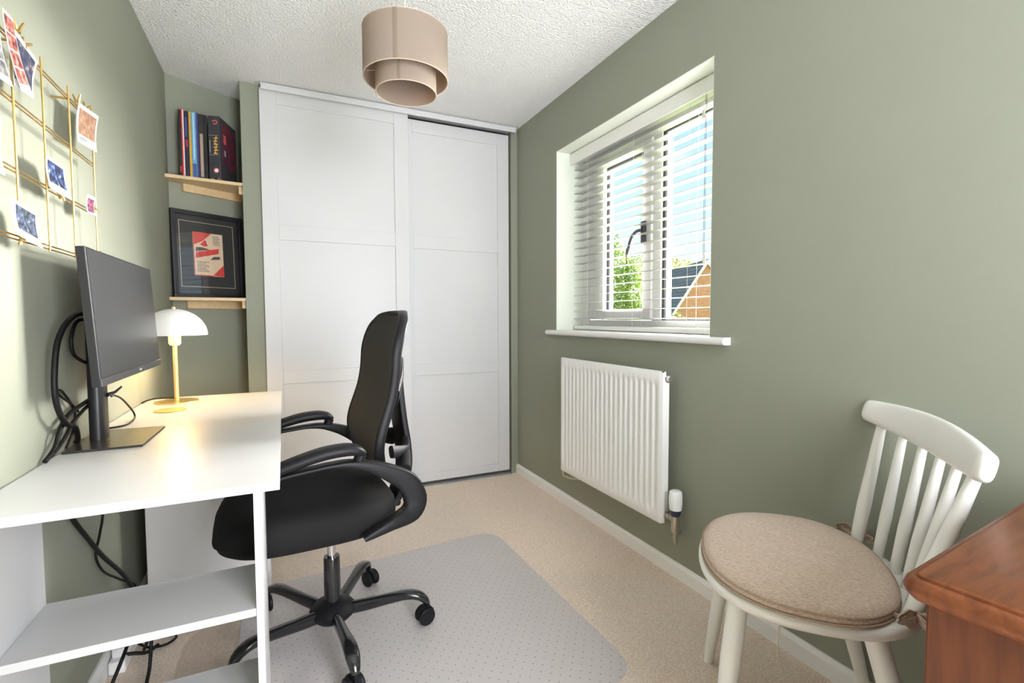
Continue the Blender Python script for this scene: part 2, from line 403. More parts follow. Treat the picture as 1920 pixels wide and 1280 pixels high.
# ------------------------------------------------------------------ outside
GZ = -2.7
g = G(); g.box(XO + 0.3, 120, -40, 120, GZ - 0.2, GZ)
tag(g.build('lawn', M_('lawn', (0.20, 0.28, 0.07), 0.95, var=0.3, vscale=3)), 'grass ground outside the window', 'grass', kind='stuff')
m_brick = bpy.data.materials.new('brick_wall'); m_brick.use_nodes = True
n = m_brick.node_tree.nodes; l = m_brick.node_tree.links
t_ = n.new('ShaderNodeTexCoord'); bt = n.new('ShaderNodeTexBrick'); mpn = n.new('ShaderNodeMapping'); mpn.inputs['Rotation'].default_value = (R(90), 0, 0)
l.new(t_.outputs['Object'], mpn.inputs[0]); l.new(mpn.outputs[0], bt.inputs['Vector'])
bt.inputs['Color1'].default_value = (0.50, 0.155, 0.095, 1); bt.inputs['Color2'].default_value = (0.58, 0.22, 0.145, 1); bt.inputs['Mortar'].default_value = (0.55, 0.42, 0.33, 1)
bt.inputs['Scale'].default_value = 1.0; bt.inputs['Mortar Size'].default_value = 0.006; bt.inputs['Brick Width'].default_value = 0.225; bt.inputs['Row Height'].default_value = 0.075
l.new(bt.outputs['Color'], n['Principled BSDF'].inputs['Base Color']); n['Principled BSDF'].inputs['Roughness'].default_value = 0.9
m_roof = M_('roof_slate', (0.115, 0.115, 0.125), 0.8, var=0.25, vscale=3, stretch=(1, 1, 6), bump=0.5, bscale=6)
m_barge = M_('barge_white', (0.80, 0.78, 0.74), 0.5, var=0.03)
# a brick house with its gable end towards us; local x across the gable, y along the ridge
hs = empty('brick_house', (23.565, 22.076, GZ), -YAW, label='red brick house with a dark roof and white gable boards outside', cat='house')
zr, ze, hwid, dep = 4.45 - GZ, 1.25 - GZ, 2.05, 11.0
g = G(); g.loft([[(-hwid, y, 0), (hwid, y, 0), (hwid, y, ze), (0, y, zr - 0.1), (-hwid, y, ze)] for y in (0, dep)])
g.build('wall', m_brick, hs, local=True)
for sgn in (-1, 1):
    g = G(); a = Vector((0, 0, zr)); b = Vector((sgn * (hwid + 0.25), 0, ze - 0.39)); d = (b - a).normalized(); nn = Vector((-d.z * sgn, 0, d.x * sgn)) * sgn
    nn = Vector((sgn * abs(d.z), 0, abs(d.x)))
    # rows of slates as steps
    rows = 16; L = (b - a).length
    for i in range(rows):
        p = a + d * (L * i / rows); q = a + d * (L * (i + 1.12) / rows)
        g.loft([[tuple(p + Vector((0, y, 0))), tuple(q + nn * 0.035 + Vector((0, y, 0))), tuple(q + nn * 0.075 + Vector((0, y, 0))), tuple(p + nn * 0.04 + Vector((0, y, 0)))] for y in (-0.12, dep + 0.2)])
    g.build('roof_slope', m_roof, hs, local=True)
    g = G(); g.loft([[tuple(a + Vector((0, y, 0.12))), tuple(b + Vector((0, y, 0.12))), tuple(b + Vector((0, y, -0.12))), tuple(a + Vector((0, y, -0.15)))] for y in (-0.2, -0.13)])
    g.build('barge_board', m_barge, hs, local=True)
G().tube([(0, -0.15, zr + 0.06), (0, dep + 0.2, zr + 0.06)], 0.09, n=8).build('ridge', m_roof, hs, local=True)
g = G(); g.box(0.9, 1.9, -0.06, 0.02, 1.2, 2.4); g.build('window', m_barge, hs, local=True)

def leaf_mat(name, c1, c2):
    return M_(name, c1, 0.7, col2=c2, vscale=2.2)
m_leaf1 = leaf_mat('leaves_spring', (0.17, 0.30, 0.035), (0.42, 0.50, 0.06))
m_leaf2 = leaf_mat('leaves_yellow', (0.36, 0.38, 0.06), (0.55, 0.52, 0.10))
m_bark = M_('bark', (0.16, 0.11, 0.07), 0.9, var=0.3, vscale=12)
def tree(name, base, blobs, mat, label, nleaf, size):
    t = empty(name, base, label=label, cat='tree')
    zt = max(b[2] for b in blobs)
    G().tube([(0, 0, 0), (0.05, 0, zt * 0.5), (0, 0.05, zt)], [0.16, 0.11, 0.03], n=8).build('trunk', m_bark, t, local=True, smooth=40)
    g = G(); tot = sum(b[3] ** 2 for b in blobs)
    for bx, by, bz, br, bh in blobs:
        for i in range(int(nleaf * br * br / tot)):
            d = Vector((random.gauss(0, 1), random.gauss(0, 1), random.gauss(0, 1))).normalized() * (random.random() ** 0.4)
            p = Vector((bx + d.x * br, by + d.y * br, max(0.12, bz + d.z * bh)))
            a = Vector((random.gauss(0, 1), random.gauss(0, 1), random.gauss(0, 1))).normalized(); b = a.orthogonal().normalized()
            s_ = size * random.uniform(0.6, 1.3)
            g.add([tuple(p + a * s_), tuple(p + b * s_ * 0.6), tuple(p - a * s_), tuple(p - b * s_ * 0.6)], [(0, 1, 2, 3)])
    g.build('foliage', mat, t, local=True, kind='stuff')
    return t
tree('spring_tree', (16.6, 20.95, GZ), [(-0.45, 0.2, 6.0, 0.75, 1.7), (0.1, 0, 5.0, 1.0, 2.1), (0.55, -0.1, 4.0, 0.85, 1.9), (-0.4, 0, 3.4, 1.0, 2.0), (-0.55, 0.25, 7.4, 0.4, 0.75), (0.35, -0.1, 6.2, 0.5, 0.9)], m_leaf1,
     'bright green leafy tree seen through the left pane', 9000, 0.085)
tree('yellow_tree', (31.5, 34.5, GZ), [(-1.0, 0.5, 7.6, 2.0, 2.2), (0.9, -0.6, 7.5, 1.8, 1.6), (-0.2, 0, 4.5, 2.4, 3.2), (2.4, -1.3, 7.0, 1.2, 1.2)], m_leaf2,
     'yellow green tree behind the house roof', 6000, 0.16)
for i in range(4):
    bx = [(20.2, 24.2), (17.4, 25.6), (14.7, 22.2), (18.0, 18.6)][i]
    tree('garden_shrub', (bx[0], bx[1], GZ), [(0, 0, 2.0, 0.9, 1.9), (0.2, 0.3, 3.1, 0.6, 0.9)], m_leaf2 if i % 2 == 0 else m_leaf1,
         ['low yellow green shrub left of the brick house', 'low green shrub behind the bright tree', 'low yellow green shrub left of the bright tree', 'low green shrub right of the bright tree'][i], 1600, 0.08)

# ------------------------------------------------------------------ wardrobe
YD1, YD2 = 2.992, 3.03
wd = empty('sliding_wardrobe', (0.67, 3.05, 0), label='white fitted wardrobe with two sliding panelled doors', cat='wardrobe')
g = G(); g.box(-0.08, 1.428, 2.965, 2.977, 2.302, H - 0.006, bev=0.002); g.box(-0.075, 1.42, 2.977, 3.07, 2.325, H - 0.002)
g.build('top_track', m_door, wd)
G().box(-0.07, 1.405, 2.985, 3.06, 0.0, 0.006, bev=0.001).build('floor_track', m_alu, wd)
G().box(-0.086, 1.41, 3.10, 3.12, 0.0, H - 0.005).build('interior_panel', m_dark, wd)
def sliding_door(x0, x1, y, zt, lstile, rstile):
    zb = 0.022
    d = empty('door', (0, 0, 0)); d.parent = wd
    ORG[d] = ORG[wd]
    st = 0.085; t = 0.028; pr = 0.009
    def part(nm, a, b, c, e_, yy, tt, bev=0.0015):
        return G().box(a, b, yy, yy + tt, c, e_, bev=bev).build(nm, m_door, d)
    part('stile', x0, x0 + lstile, zb, zt, y, t); part('stile', x1 - rstile, x1, zb, zt, y, t)
    xi0, xi1 = x0 + lstile, x1 - rstile
    rails = [(zb, 0.075), (0.712, 0.786), (1.512, 1.594), (zt - 0.075, zt)]
    for a, b in rails: part('rail', xi0, xi1, a, b, y + 0.001, t)
    for i in range(3): part('panel', xi0, xi1, rails[i][1], rails[i + 1][0], y + pr, 0.012, bev=0)
    return d
sliding_door(-0.089, 0.714, YD1, 2.318, 0.081, 0.086)
sliding_door(0.66, 1.402, YD2, 2.300, 0.086, 0.082)

# ------------------------------------------------------------------ alcove shelves
def shelf(z, label):
    t = empty('alcove_shelf', (-0.35, 3.08, z - 0.018), label=label, cat='shelf', group='pine shelves in the alcove')
    g = G(); g.prism([(LW + 0.001, 2.985), (-0.181, 3.026), (-0.181, ALC(-0.181) - 0.002), (LW + 0.001, 3.075)], z - 0.016, z)
    g.build('board', m_pine, t)
    wdv = Vector((0.846, 0.532, 0)); wn = Vector((0.532, -0.846, 0))
    a = Vector((-0.470, ALC(-0.470), 0)); b = Vector((-0.205, ALC(-0.205), 0))
    g = G(); g.prism([tuple((a + wn * 0.001)[:2]), tuple((b + wn * 0.001)[:2]), tuple((b + wn * 0.021)[:2]), tuple((a + wn * 0.021)[:2])], z - 0.056, z - 0.016)
    g.build('batten', m_pine, t)
    G().box(-0.201, -0.181, 3.05, 3.255, z - 0.056, z - 0.016).build('batten', m_pine, t)
    return t
shelf(1.808, 'upper pine corner shelf holding the row of books')
shelf(1.190, 'lower pine corner shelf holding the framed print')

# books, left to right
def book(x0, x1, yf, h, col, label, dep, extra=None, col2=None):
    z = 1.808
    t = empty('book', ((x0 + x1) / 2, yf, z), label=label, cat='book', group='books on the upper alcove shelf')
    mcol = M_('cover', col, 0.35, var=0.12, vscale=25) if not col2 else M_('cover', col, 0.35, col2=col2, vscale=28)
    g = G(); w = x1 - x0
    g.box(x0, x0 + 0.0015, yf + 0.002, yf + dep, z, z + h); g.box(x1 - 0.0015, x1, yf + 0.002, yf + dep, z, z + h)
    g.box(x0, x1, yf, yf + 0.003, z, z + h, bev=0.001)
    g.build('cover', mcol, t)
    G().box(x0 + 0.0016, x1 - 0.0016, yf + 0.004, yf + dep - 0.003, z + 0.003, z + h - 0.003).build('pages', m_paper, t)
    if extra:
        for (za, zb, c, fa, fb) in extra:
            G().box(x0 + w * fa, x0 + w * fb, yf - 0.0006, yf + 0.0004, z + za, z + zb).build('spine_print', M_('print', c, 0.4, var=0.1, vscale=60), t)
    return t
s_ = 3.005 / 3.04
bk = [(-0.4640, -0.4525, 0.334, (0.02, 0.02, 0.022), 'thin black book at the left end of the shelf row', 0.085, [(0.02, 0.05, (0.5, 0.04, 0.04), 0.2, 0.8)], None),
      (-0.4520, -0.4400, 0.338, (0.62, 0.05, 0.05), 'thin red and white spined book beside the black one', 0.088, [(0.004, 0.334, (0.85, 0.75, 0.72), 0.55, 0.97)], None),
      (-0.4395, -0.4195, 0.330, (0.025, 0.02, 0.05), 'dark spined book with blue and red lettering', 0.095, [(0.20, 0.30, (0.05, 0.10, 0.35), 0.25, 0.6), (0.15, 0.185, (0.45, 0.03, 0.08), 0.25, 0.75)], None),
      (-0.4190, -0.4085, 0.330, (0.62, 0.36, 0.03), 'thin mustard yellow book in the shelf row', 0.10, None, None),
      (-0.4080, -0.3870, 0.331, (0.15, 0.36, 0.58), 'light blue spined book in the shelf row', 0.105, [(0.0, 0.07, (0.05, 0.10, 0.30), 0.1, 0.9), (0.09, 0.325, (0.45, 0.70, 0.85), 0.35, 0.62)], None),
      (-0.3865, -0.3775, 0.329, (0.06, 0.05, 0.22), 'thin dark purple book right of the blue one', 0.11, None, None),
      (-0.3770, -0.3530, 0.325, (0.025, 0.022, 0.02), 'black book with a tan lower spine', 0.12, [(0.006, 0.225, (0.38, 0.29, 0.22), 0.25, 0.8)], None),
      (-0.3525, -0.3390, 0.323, (0.012, 0.012, 0.014), 'plain black book beside the boxed set', 0.125, None, None)]
for x0, x1, h, c, lb, dp, ex, c2 in bk:
    book(x0 * s_, x1 * s_, 3.005, h, c, lb, dp, ex, c2)
# big dark boxed set, turned a little to the right
bx = empty('boxed_set', (-0.331, 3.010, 1.808), R(-17), label='large dark grey boxed book set with red emblem and orange lettering', cat='book')
m_box = M_('box_dark', (0.045, 0.045, 0.052), 0.4, var=0.1, vscale=20)
m_art = M_('box_art', (0.03, 0.03, 0.05), 0.4, col2=(0.22, 0.03, 0.05), vscale=22, detail=2)
g = G(); g.box(0.0, 0.056, 0.0, 0.208, 0.006, 0.325, bev=0.002); g.build('box', m_box, bx, local=True)
g = G()
for x in (0.012, 0.044): g.box(x - 0.008, x + 0.008, 0.004, 0.05, 0, 0.006)
g.build('foot', M_('tan_base', (0.22, 0.16, 0.09), 0.6, var=0.2, vscale=60), bx, local=True)
G().box(0.0555, 0.0568, 0.03, 0.195, 0.08, 0.30).build('cover_art', m_art, bx, local=True)
m_org = M_('orange_print', (0.75, 0.40, 0.10), 0.45, var=0.15, vscale=200); m_redp = M_('red_print', (0.60, 0.10, 0.10), 0.45, var=0.1, vscale=200); m_greyp = M_('grey_print', (0.32, 0.32, 0.33), 0.5, var=0.05)
g = G()
for i in range(6):
    zc = 0.13 + i * 0.0155
    g.box(0.026 + 0.002 * (i % 2), 0.047 - 0.003 * ((i + 1) % 2), -0.0008, 0.0004, zc, zc + 0.006); g.box(0.030 + 0.006 * (i % 3) / 2, 0.036 + 0.006 * (i % 3) / 2, -0.0008, 0.0004, zc + 0.006, zc + 0.0125)
g.build('spine_lettering', m_org, bx, local=True)
g = G(); g.lathe([(0.014, 0), (0.014, 0.001)], (0, 0, 0), 18, M=Matrix.Translation((0.036, 0.0003, 0.045)) @ Matrix.Rotation(R(90), 4, 'X')); g.build('round_emblem', m_redp, bx, local=True)
g = G(); g.lathe([(0.009, 0), (0.009, 0.0013)], (0, 0, 0), 18, M=Matrix.Translation((0.036, 0.0003, 0.045)) @ Matrix.Rotation(R(90), 4, 'X')); g.build('emblem_centre', m_paper, bx, local=True)
g = G(); g.tube([(0.022, -0.0004, 0.296), (0.032, -0.0004, 0.302), (0.043, -0.0004, 0.298), (0.044, -0.0004, 0.288), (0.036, -0.0004, 0.284), (0.027, -0.0004, 0.286)], [(0.001, 0.003)] * 6, n=6, smooth=3, ref=(0, 1, 0)); g.build('dragon_emblem', m_redp, bx, local=True)
g = G()
for z in (0.124, 0.224): g.box(0.002, 0.05, -0.0006, 0.0004, z, z + 0.002)
g.box(0.006, 0.010, -0.0006, 0.0004, 0.135, 0.20)
g.build('spine_line', m_greyp, bx, local=True)
g = G(); g.box(0.0560, 0.0574, 0.045, 0.075, 0.20, 0.245); g.build('cover_motif', m_redp, bx, local=True)
g = G(); g.box(0.0560, 0.0574, 0.05, 0.068, 0.135, 0.165); g.build('cover_motif', m_greyp, bx, local=True)

# ------------------------------------------------------------------ framed print on the lower shelf (leans on the angled wall)
wdv = Vector((0.846, 0.532, 0)); 
fr = empty('framed_print', (-0.5095, 3.041, 1.190), math.atan2(0.532, 0.846), label='black framed red and cream printed booklet leaning on the lower shelf', cat='picture')
FW, FH, ft = 0.368, 0.463, 0.022
TL = Matrix.Rotation(R(-2.2), 4, 'X')
def fb(g, x0, x1, z0, z1, y0, y1, bev=0, mi=0): return g.box(x0, x1, y0, y1, z0, z1, bev=bev, M=TL, mi=mi)
for a in ((0, FW, 0, ft), (0, FW, FH - ft, FH), (0, ft, ft, FH - ft), (FW - ft, FW, ft, FH - ft)):
    g = G(); fb(g, *a, -0.012, 0.018, bev=0.002); g.build('moulding', m_frame, fr, local=True)
g = G(); fb(g, ft, FW - ft, ft, FH - ft, 0.010, 0.014); g.build('mount', m_mount, fr, local=True)
g = G(); mx0, mx1, mz0, mz1 = 0.042, 0.322, 0.060, 0.412
for a in ((mx0, mx1, mz0, mz0 + 0.003), (mx0, mx1, mz1 - 0.003, mz1), (mx0, mx0 + 0.003, mz0, mz1), (mx1 - 0.003, mx1, mz0, mz1)): fb(g, *a, 0.009, 0.0105)
g.build('mount_line', m_goldline, fr, local=True)
px0, px1, pz0, pz1 = 0.106, 0.259, 0.122, 0.357
m_cream = M_('print_cream', (0.72, 0.56, 0.40), 0.6, var=0.05, vscale=30); m_pred = M_('print_red', (0.62, 0.055, 0.045), 0.5, var=0.08, vscale=40); m_ink = M_('print_ink', (0.10, 0.08, 0.08), 0.6, var=0.1)
g = G(); fb(g, px0, px1, pz0, pz1, 0.003, 0.010, bev=0.0008); pr_ = g.build('booklet', m_cream, fr, local=True)
def poly(g, pts, y0=0.0022, y1=0.0032):
    g.add([tuple(TL @ Vector((px0 + a * (px1 - px0), y, pz0 + b * (pz1 - pz0)))) for y in (y0, y1) for a, b in pts],
          [tuple(range(len(pts))), tuple(reversed(range(len(pts), 2 * len(pts))))] + [(i, (i + 1) % len(pts), len(pts) + (i + 1) % len(pts), len(pts) + i) for i in range(len(pts))])
g = G(); poly(g, [(0, 1), (0.62, 1), (0.30, 0.80), (0.12, 0.74), (0, 0.70)]); poly(g, [(1, 0), (1, 0.28), (0.62, 0.02)]); poly(g, [(0.06, 0.40), (0.84, 0.54), (0.86, 0.66), (0.08, 0.54)])
poly(g, [(0, 0), (0.02, 0), (0.02, 0.7), (0, 0.7)]); poly(g, [(0.22, 0.72), (0.40, 0.84), (0.48, 0.70), (0.36, 0.68)]); poly(g, [(0.0, 0.0), (0.62, 0.0), (0.62, 0.02), (0, 0.02)])
g.build('red_print', m_pred, pr_, local=True)
g = G(); poly(g, [(0.07, 0.56), (0.55, 0.615), (0.30, 0.66), (0.08, 0.65)]); poly(g, [(0.55, 0.38), (0.88, 0.41), (0.88, 0.47), (0.66, 0.46)])
for i in range(7): poly(g, [(0.10, 0.10 + i * 0.036), (0.50 - 0.05 * (i % 3), 0.10 + i * 0.036), (0.50 - 0.05 * (i % 3), 0.112 + i * 0.036), (0.10, 0.112 + i * 0.036)])
for i in range(6): poly(g, [(0.66, 0.74 + i * 0.036), (0.90 - 0.04 * (i % 2), 0.74 + i * 0.036), (0.90 - 0.04 * (i % 2), 0.751 + i * 0.036), (0.66, 0.751 + i * 0.036)])
g.build('ink_print', m_ink, pr_, local=True)
g = G(); fb(g, ft - 0.003, FW - ft + 0.003, ft - 0.003, FH - ft + 0.003, -0.002, 0.0); g.build('glass', m_picglass, fr, local=True)

# ------------------------------------------------------------------ desk
DZ = 0.742
dk = empty('desk', (-0.27, 1.8, 0), label='white desk with open end shelves along the left wall', cat='desk')
G().box(LW + 0.004, -0.015, 1.105, 2.50, DZ - 0.018, DZ, bev=0.0012).build('top', m_desk, dk)
G().box(-0.070, -0.055, 1.20, 1.435, 0.0, DZ - 0.018, bev=0.001).build('side_panel', m_desk, dk)
G().box(LW + 0.001, -0.507, 1.20, 1.435, 0.062, DZ - 0.018, bev=0.001).build('side_panel', m_desk, dk)
G().box(-0.507, -0.070, 1.205, 1.432, 0.412, 0.430, bev=0.001).build('shelf', m_desk, dk)
G().box(-0.507, -0.070, 1.205, 1.432, 0.155, 0.173, bev=0.001).build('shelf', m_desk, dk)
G().box(-0.48, -0.07, 2.455, 2.475, 0.0, DZ - 0.018, bev=0.001).build('end_panel', m_desk, dk)
# drawer pedestal under the far end
pdx0, pdx1, pdy0, pdy1 = -0.452, -0.085, 2.045, 2.44
pd = empty('drawer_pedestal', (-0.26, 2.24, 0), label='pale grey drawer pedestal under the far end of the desk', cat='cabinet')
m_ped = M_('pedestal_grey', (0.60, 0.59, 0.575), 0.5, var=0.02, vscale=4)
G().box(pdx0, pdx1, pdy0, pdy1, 0.035, 0.66, bev=0.002).build('body', m_ped, pd)
for a, b in ((0.05, 0.25), (0.255, 0.45), (0.455, 0.645)):
    d_ = G().box(pdx1 + 0.001, pdx1 + 0.018, pdy0 + 0.004, pdy1 - 0.004, a, b, bev=0.002).build('drawer', m_desk, pd)
    G().tube([(pdx1 + 0.02, 2.16, b - 0.05), (pdx1 + 0.034, 2.17, b - 0.05), (pdx1 + 0.034, 2.32, b - 0.05), (pdx1 + 0.02, 2.33, b - 0.05)], 0.004, n=6).build('handle', m_alu, d_)
tag(G().box(pdx1 + 0.0178, pdx1 + 0.0186, pdy0 + 0.006, pdy0 + 0.03, 0.175, 0.20).build('sticker', M_('red_sticker', (0.60, 0.03, 0.08), 0.4, var=0.05), pd), 'small red sticker')
for x in (pdx0 + 0.04, pdx1 - 0.04):
    for y in (pdy0 + 0.04, pdy1 - 0.04): G().lathe([(0.014, 0), (0.016, 0.004), (0.016, 0.035)], (x, y, 0), 12).build('foot', m_black, pd)

# ------------------------------------------------------------------ monitor
mo = empty('monitor', (-0.44, 1.70, DZ), label='large black computer monitor on a flat stand', cat='monitor')
bz, tz, bxm, txm, my0, my1 = 0.919, 1.249, -0.391, -0.410, 1.447, 2.056
up_ = Vector((txm - bxm, 0, tz - bz)).normalized(); ou = Vector((up_.z, 0, -up_.x))
MM = Matrix(((0, ou.x, up_.x, bxm), (1, ou.y, up_.y, my0), (0, ou.z, up_.z, bz), (0, 0, 0, 1)))   # local: x along width, y outwards, z up
Wm, Hm = my1 - my0, math.hypot(tz - bz, txm - bxm)
G().box(0, Wm, -0.020, -0.0012, 0, Hm, bev=0.002, M=MM).build('housing', m_monitor, mo, smooth=None)
G().box(0.12, Wm - 0.12, -0.044, -0.019, 0.03, Hm - 0.06, bev=0.012, M=MM).build('back_cover', m_monitor, mo)
scr = G().box(0.006, Wm - 0.006, -0.0022, -0.0006, 0.021, Hm - 0.005, M=MM).build('screen', m_screen, mo)
G().box(0.0, Wm, -0.004, 0.0008, 0.0, 0.0195, bev=0.0012, M=MM).build('chin', M_('chin_black', (0.03, 0.03, 0.032), 0.3, var=0.05), mo)
g = G()
for i in range(3): g.box(Wm * 0.55 + i * 0.0085, Wm * 0.55 + i * 0.0085 + 0.006, 0.0006, 0.0012, 0.007, 0.0125, M=MM)
g.build('badge', m_chrome, mo)
g = G(); g.tube([(-0.470, 1.70, DZ + 0.004), (-0.470, 1.70, 0.95), (-0.472, 1.70, 1.10)], [(0.018, 0.034), (0.018, 0.033), (0.016, 0.030)], n=20, ref=(1, 0, 0), power=3)
g.build('stand_column', m_monitor, mo, smooth=35)
G().box(-0.475, -0.425, 1.715, 1.785, 1.03, 1.11, bev=0.004).build('mount_block', m_monitor, mo)
g = G(); g.prism([(-0.508, 1.560), (-0.345, 1.566), (-0.340, 1.812), (-0.508, 1.822)], DZ + 0.0005, DZ + 0.006)
g.build('base_plate', M_('stand_plate', (0.06, 0.055, 0.05), 0.28, 0.5, var=0.05), mo)
tag(G().tube([(-0.449, 1.70, 0.868), (-0.437, 1.72, 0.872), (-0.432, 1.76, 0.882)], [0.006, 0.004, 0.003], n=6).build('cable_clip', m_monitor, mo), 'cable clip on the stand')

# cables
def cable(pts, r, label, name='cable', smooth=6, mat=None):
    o = G().tube(pts, r, n=7, smooth=smooth).build(name, mat or m_cable, smooth=60)
    return tag(o, label, 'cable')
cable([(-0.452, 1.70, 1.085), (-0.488, 1.666, 1.094), (-0.488, 1.568, 1.07), (-0.488, 1.509, 1.026), (-0.488, 1.484, 0.965), (-0.488, 1.479, 0.903), (-0.488, 1.5, 0.855), (-0.490, 1.547, 0.82), (-0.495, 1.61, 0.80), (-0.505, 1.66, 0.76), (-0.512, 1.67, 0.749)], 0.0065, 'thick black cable looping from the back of the monitor')
cable([(-0.452, 1.69, 1.07), (-0.490, 1.657, 1.077), (-0.494, 1.615, 1.036), (-0.494, 1.617, 0.994), (-0.490, 1.651, 0.971), (-0.478, 1.69, 0.955)], 0.0045, 'short black cable loop beside the monitor post', smooth=5)
cable([(-0.492, 1.705, 0.856), (-0.500, 1.596, 0.838), (-0.5, 1.536, 0.81), (-0.502, 1.506, 0.771), (-0.509, 1.470, 0.749)], 0.0055, 'black cable bending from post to the desk back edge, upper one', smooth=5)
cable([(-0.490, 1.700, 0.845), (-0.4925, 1.594, 0.817), (-0.4935, 1.54, 0.788), (-0.5, 1.495, 0.762), (-0.511, 1.478, 0.750)], 0.0045, 'black cable bending from post to the desk back edge, lower one', smooth=5)
cable([(-0.507, 1.677, 0.831), (-0.509, 1.635, 0.859), (-0.511, 1.575, 0.889), (-0.511, 1.564, 0.903), (-0.511, 1.593, 0.896), (-0.509, 1.642, 0.855), (-0.508, 1.657, 0.827), (-0.506, 1.634, 0.789), (-0.511, 1.601, 0.750)], 0.003, 'thin black cable twisted into a small loop behind the monitor', smooth=5)
cable([(-0.445, 1.719, 0.861), (-0.460, 1.797, 0.854), (-0.467, 1.897, 0.83), (-0.467, 1.980, 0.79), (-0.462, 2.01, 0.762), (-0.458, 1.99, 0.747), (-0.46, 1.89, 0.7455), (-0.51, 1.85, 0.7455)], 0.003, 'thin black cable arching over the desk right of the monitor post', smooth=6)
cable([(-0.515, 2.36, 0.7455), (-0.512, 2.42, 0.7455), (-0.495, 2.463, 0.7455), (-0.46, 2.466, 0.7455), (-0.424, 2.452, 0.7455)], 0.0028, 'thin black lamp flex along the desk back corner', smooth=5)
cable([(-0.49, 1.50, 0.71), (-0.49, 1.535, 0.616), (-0.49, 1.557, 0.574), (-0.49, 1.646, 0.489), (-0.49, 1.761, 0.385), (-0.485, 1.923, 0.249), (-0.475, 2.02, 0.12), (-0.45, 2.0, 0.02)], 0.006, 'thick black cable hanging diagonally under the desk')
cable([(-0.505, 1.83, 0.71), (-0.505, 1.826, 0.513), (-0.505, 1.788, 0.446), (-0.505, 1.749, 0.399), (-0.502, 1.796, 0.329), (-0.497, 1.915, 0.246), (-0.49, 2.06, 0.146), (-0.48, 2.1, 0.03)], 0.0035, 'thin black cable hanging against the wall under the desk')
cable([(-0.478, 1.87, 0.06), (-0.49, 1.85, 0.05), (-0.485, 1.831, 0.045), (-0.449, 1.836, 0.035), (-0.418, 1.851, 0.02), (-0.40, 1.90, 0.008)], 0.0055, 'black cable curving from the extension block along the skirting')
cable([(-0.47, 1.953, 0.008), (-0.455, 1.93, 0.008), (-0.422, 1.897, 0.008), (-0.378, 1.89, 0.008), (-0.353, 1.917, 0.008), (-0.365, 1.948, 0.008), (-0.398, 1.965, 0.009), (-0.43, 1.96, 0.010), (-0.45, 1.99, 0.010)], 0.004, 'black flex looped on the carpet under the desk', smooth=6)
cable([(-0.462, 1.86, 0.06), (-0.445, 1.79, 0.11), (-0.445, 1.72, 0.10), (-0.458, 1.70, 0.064), (-0.475, 1.66, 0.02), (-0.48, 1.58, 0.007)], 0.005, 'black cable drooping nearest the skirting below the desk shelf')
cable([(-0.43, 1.87, 0.02), (-0.388, 1.78, 0.125), (-0.384, 1.745, 0.10), (-0.386, 1.725, 0.04), (-0.387, 1.66, 0.007), (-0.38, 1.55, 0.007)], 0.005, 'black cable drooping in front of the looped flex')
ex = empty('extension_block', (-0.487, 1.88, 0), label='white extension socket block beside the left skirting', cat='socket')
G().box(-0.505, -0.462, 1.80, 2.06, 0.001, 0.042, bev=0.006).build('body', m_skirt, ex)
for y in (1.84, 1.90, 1.97):
    G().box(-0.500, -0.468, y - 0.02, y + 0.02, 0.042, 0.07, bev=0.004).build('plug', m_skirt if y < 1.95 else m_black, ex)

# ------------------------------------------------------------------ desk lamp
LX, LY = -0.398, 2.352
lp = empty('table_lamp', (LX, LY, DZ), label='gold stemmed mushroom lamp with white dome shade, switched on', cat='lamp')
G().lathe([(0.0, 0), (0.075, 0), (0.076, 0.002), (0.075, 0.005), (0.012, 0.007), (0.0, 0.007)], (LX, LY, DZ), 40).build('base', m_lampgold, lp, smooth=40)
G().lathe([(0.0085, 0.006), (0.0085, 0.232)], (LX, LY, DZ), 16).build('stem', m_lampgold, lp, smooth=40)
m_sock = M_('socket_white', (0.85, 0.78, 0.55), 0.5, var=0.02); 
G().lathe([(0.008, 0.228), (0.016, 0.230), (0.0215, 0.238), (0.0215, 0.272), (0.017, 0.275)], (LX, LY, DZ), 24).build('socket', m_sock, lp, smooth=40)
dome = [(0.115 * math.cos(a), 0.106 * math.sin(a)) for a in [R(90) * i / 14 for i in range(15)]]
prof = [(r + 0.001, z + 0.001) for r, z in dome] 
g = G(); inner = [(max(r - 0.0015, 0), z - 0.0012 if z > 0.01 else z) for r, z in reversed(dome)]
g.lathe([(p, q + 0.271) for p, q in dome] + [(p, q + 0.271) for p, q in inner], (LX, LY, DZ), 40, cap0=False, cap1=False)
# close the rim
b0 = 0; n_ = 40; nr = len(dome) + len(inner)
g.f += [[(nr - 1) * n_ + j, (nr - 1) * n_ + (j + 1) % n_, (j + 1) % n_, j] for j in range(n_)]; g.m += [0] * n_
g.build('shade', m_shade_w, lp, smooth=50)
G().lathe([(0.0, 0.375), (0.007, 0.375), (0.007, 0.383), (0.005, 0.386), (0, 0.386)], (LX, LY, DZ), 14).build('finial', m_lampgold, lp, smooth=40)
m_bulb = bpy.data.materials.new('warm_bulb'); m_bulb.use_nodes = True
bb = m_bulb.node_tree.nodes['Principled BSDF']; bb.inputs['Emission Color'].default_value = (1, 0.72, 0.32, 1); bb.inputs['Emission Strength'].default_value = 6; bb.inputs['Base Color'].default_value = (1, 0.9, 0.7, 1)
G().lathe([(0.008, 0.275), (0.009, 0.285), (0.012, 0.297), (0.013, 0.308), (0.010, 0.318), (0.003, 0.323)], (LX, LY, DZ), 16).build('bulb', m_bulb, lp, smooth=50)
ll = add_light('table_lamp_light', 'POINT', DESKLAMP, (LX, LY, DZ + 0.305), color=(1.0, 0.66, 0.26), shadow_soft_size=0.022)
ll.parent = lp; ll.location = (0, 0, 0.305)
